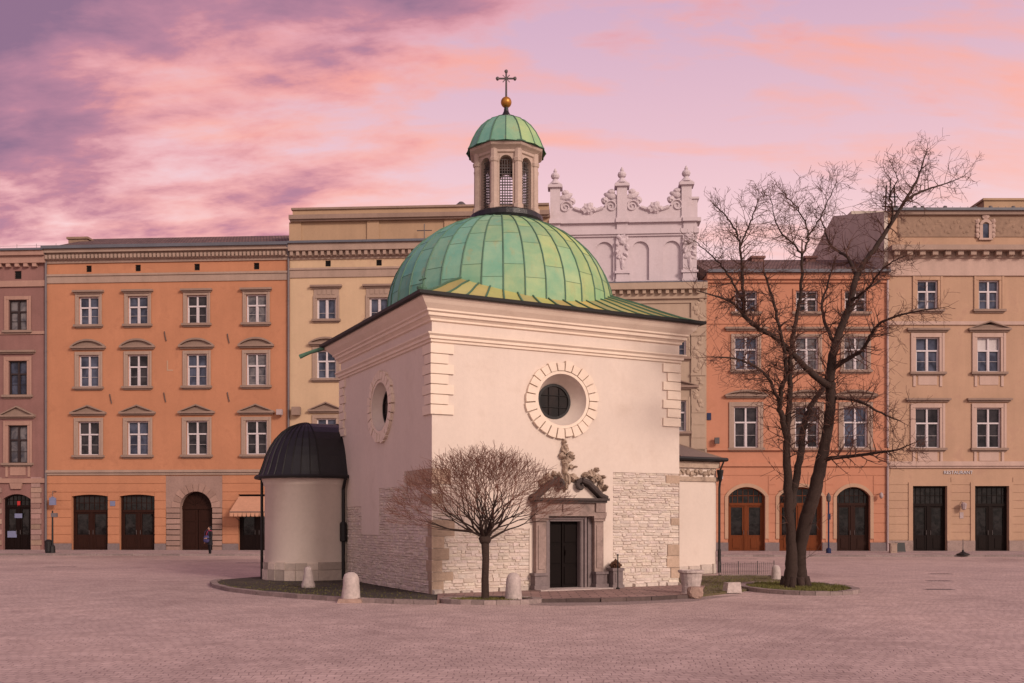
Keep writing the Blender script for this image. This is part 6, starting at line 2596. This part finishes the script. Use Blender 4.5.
g_ = gnd(899.5, 552.5, 0.1)
root = empty('cafe_sign_board', g_, 0.0, 'black folding board leaning at the beige house plinth', 'sign board')
q = MB()
q.box(-0.28, 0.28, -0.05, 0.0, 0.05, 0.62, lambda x, y, z: (x, y - 0.25 + 0.3 * z, z))
q.build('front_board', 'black_paint', root)
q = MB()
q.box(-0.28, 0.28, 0.0, 0.04, 0.05, 0.62, lambda x, y, z: (x, y + 0.18 - 0.3 * z, z))
q.build('rear_board', 'black_paint', root)
g_ = gnd(893, 553, 0.1)
q = MB()
q.box(-0.2, 0.2, -0.15, 0.15, 0, 0.55)
q.box(-0.22, 0.22, -0.17, 0.17, 0.55, 0.6)
q.box(-0.14, 0.14, -0.17, -0.15, 0.1, 0.45)
o = q.build('junction_box', 'stone_trim')
o.location = g_
tag(o, 'grey-brown metal box beside the black folding board', 'junction box')
g_ = gnd(963, 555, 0.1)
root = empty('parasol_stand', g_, 0, 'black parasol stand with thin pole between the dark shop doors', 'parasol stand')
q = MB()
q.lathe([(0.36, 0), (0.36, 0.06), (0.2, 0.12), (0.06, 0.2), (0.05, 0.3)], n=14)
q.build('base', 'black_paint', root)
q = MB()
q.tube([(0, 0, 0.3), (0, 0, 0.9)], 0.02, 6)
q.build('pole', 'iron', root)

covers = [(941, 574, 'drain cover farthest off in the row of three facing the beige house'), (939.5, 581, 'middle drain cover in the row of three facing the beige house'), (939.5, 589.5, 'nearest drain cover in the row of three facing the beige house'),
          (250, 563, 'dark drain cover on the setts in front of the awning'), (60, 567, 'dark drain cover on the setts before the orange house corner'), (744, 559, 'dark drain cover before the red-brown arched door next to the sacristy')]
for px, py, lb in covers:
    g_ = gnd(px, py)
    q = MB()
    w_ = 0.42 if px > 800 else 0.7
    q.slab([(-w_, -0.2), (w_, -0.2), (w_, 0.2), (-w_, 0.2)], 0.0, 0.006)
    for k in range(6):
        x = -w_ + 0.12 + k * (2 * w_ - 0.24) / 5
        q.box(x - 0.03, x + 0.03, -0.16, 0.16, 0.006, 0.012)
    o = q.build('drain_cover', 'plinth')
    o.location = g_
    tag(o, lb, 'drain cover', 'drain covers in the square')

# ------------------------------------------------------------------ PERSON
g_ = gnd(210, 555.3, 0.0)
g_.z = 0.0
person = empty('person', g_, R(130), 'person in black coat and trousers with pink scarf, standing before the stone portal', 'person')


def skin(name, verts, edges, radii, mat, parent, sub=2):
    me = bpy.data.meshes.new(name)
    me.from_pydata(verts, edges, [])
    o = bpy.data.objects.new(name, me)
    COL.objects.link(o)
    o.parent = parent
    o.modifiers.new('skin', 'SKIN')
    if not me.skin_vertices:
        pass
    for i, r_ in enumerate(radii):
        sv = me.skin_vertices[0].data[i]
        sv.radius = (r_, r_) if isinstance(r_, float) else r_
    me.skin_vertices[0].data[0].use_root = True
    m_ = o.modifiers.new('sub', 'SUBSURF')
    m_.levels = m_.render_levels = sub
    me.materials.append(M[mat])
    return o


# joints: pelvis, waist, chest, neck, head base, head mid, crown; legs; arms
vs = [(0, 0, 0.93), (0, 0, 1.08), (0, 0, 1.28), (0, 0, 1.45), (0, 0.01, 1.53), (0, 0.02, 1.60), (0, 0.01, 1.68),
      (0.09, 0, 0.88), (0.10, 0.01, 0.50), (0.10, -0.01, 0.10), (0.10, 0.13, 0.05),
      (-0.09, 0, 0.88), (-0.10, 0.02, 0.50), (-0.10, 0.0, 0.10), (-0.10, 0.14, 0.05),
      (0.18, 0, 1.40), (0.24, -0.01, 1.14), (0.22, 0.12, 0.93), (0.20, 0.20, 0.88),
      (-0.18, 0, 1.40), (-0.24, -0.01, 1.14), (-0.20, 0.15, 1.0), (-0.15, 0.25, 1.02)]
es = [(0, 1), (1, 2), (2, 3), (3, 4), (4, 5), (5, 6), (0, 7), (7, 8), (8, 9), (9, 10), (0, 11), (11, 12), (12, 13), (13, 14), (2, 15), (15, 16), (16, 17), (17, 18), (2, 19), (19, 20), (20, 21), (21, 22)]
rd = [0.14, 0.13, 0.15, 0.065, 0.07, 0.10, 0.07, 0.09, 0.062, 0.045, 0.035, 0.09, 0.062, 0.045, 0.035, 0.075, 0.052, 0.04, 0.028, 0.075, 0.052, 0.04, 0.028]
body_o = skin('body', vs, es, rd, 'coat', person)
hd = MB()
hd.smooth = True
hd.lump((0, 0.035, 1.60), (0.078, 0.09, 0.112), 0, 1, 0.0, 16, 12)
hd.lump((0, 0.128, 1.595), (0.014, 0.018, 0.02), 0, 1, 0.0, 8, 6)
hd.lump((0.08, 0.03, 1.60), (0.012, 0.02, 0.03), 0, 1, 0.0, 8, 6)
hd.lump((-0.08, 0.03, 1.60), (0.012, 0.02, 0.03), 0, 1, 0.0, 8, 6)
hd.build('face', 'skin', person)
hd = MB()
hd.smooth = True
hd.lump((0, -0.012, 1.63), (0.105, 0.105, 0.115), 0, 2, 0.05, 16, 12)
hd.lump((0, -0.05, 1.52), (0.085, 0.06, 0.11), 0, 2, 0.06, 12, 8)
hd.build('hair', 'coat', person)
ct = MB()
ct.smooth = True
ct.lathe([(0.20, 0.62), (0.185, 0.80), (0.16, 1.05), (0.185, 1.25), (0.19, 1.36), (0.12, 1.46), (0.08, 1.50)], n=18, cap=False)
ct.v = [(x * 1.05, y * 0.78, z) for x, y, z in ct.v]
ct.build('coat', 'coat', person)
sc_ = MB()
sc_.smooth = True
sc_.tube([(0.10 * math.cos(a), 0.085 * math.sin(a), 1.475 + 0.01 * math.sin(3 * a)) for a in [2 * PI * k / 14 for k in range(15)]], 0.035, 7)
sc_.tube([(0.06, 0.10, 1.47), (0.09, 0.16, 1.30), (0.10, 0.17, 1.05)], [0.035, 0.045, 0.04], 7)
sc_.tube([(0.06, -0.09, 1.50), (0.10, -0.13, 1.36), (0.11, -0.15, 1.15)], [0.04, 0.045, 0.04], 7)
sc_.build('scarf', 'pinkcloth', person)
for sx, base, dirn in ((1, (0.20, 0.20, 0.88), (0, 0.3, -0.9)), (-1, (-0.15, 0.25, 1.02), (0.4, 0.8, 0.1))):
    hb = MB()
    hb.smooth = True
    bd = Vector(dirn).normalized()
    sd2 = bd.orthogonal().normalized()
    B0 = Vector(base)
    hb.tube([B0, B0 + bd * 0.05, B0 + bd * 0.09], [0.024, 0.036, 0.032], 8)
    for f_ in range(4):
        o0 = B0 + bd * 0.08 + sd2 * (0.018 * (f_ - 1.5))
        l_ = (0.07, 0.08, 0.075, 0.06)[f_]
        hb.tube([o0, o0 + bd * l_ * 0.5 + Vector((0, 0.008, -0.01)), o0 + bd * l_ + Vector((0, 0.012, -0.035))], [0.0095, 0.009, 0.007], 6)
    o0 = B0 + bd * 0.03 + sd2 * 0.032
    hb.tube([o0, o0 + bd * 0.03 + sd2 * 0.025, o0 + bd * 0.06 + sd2 * 0.025], [0.011, 0.010, 0.008], 6)
    hb.build('hand', 'skin', person)
q = MB()
q.smooth = True
q.lump((0, 0, 0.0), (0.19, 0.10, 0.23), 0, 4, 0.08, 16, 10)
q.tube([(-0.12, 0, 0.16), (-0.10, 0.0, 0.42), (0.02, 0, 0.56), (0.10, 0, 0.42), (0.12, 0, 0.16)], 0.014, 6)
bag = q.build('shoulder_bag', 'bagcloth')
bag.location = g_ + Vector((-0.16, -0.17, 0.98))
tag(bag, 'purple blue patterned shoulder bag held by the person in black', 'bag')
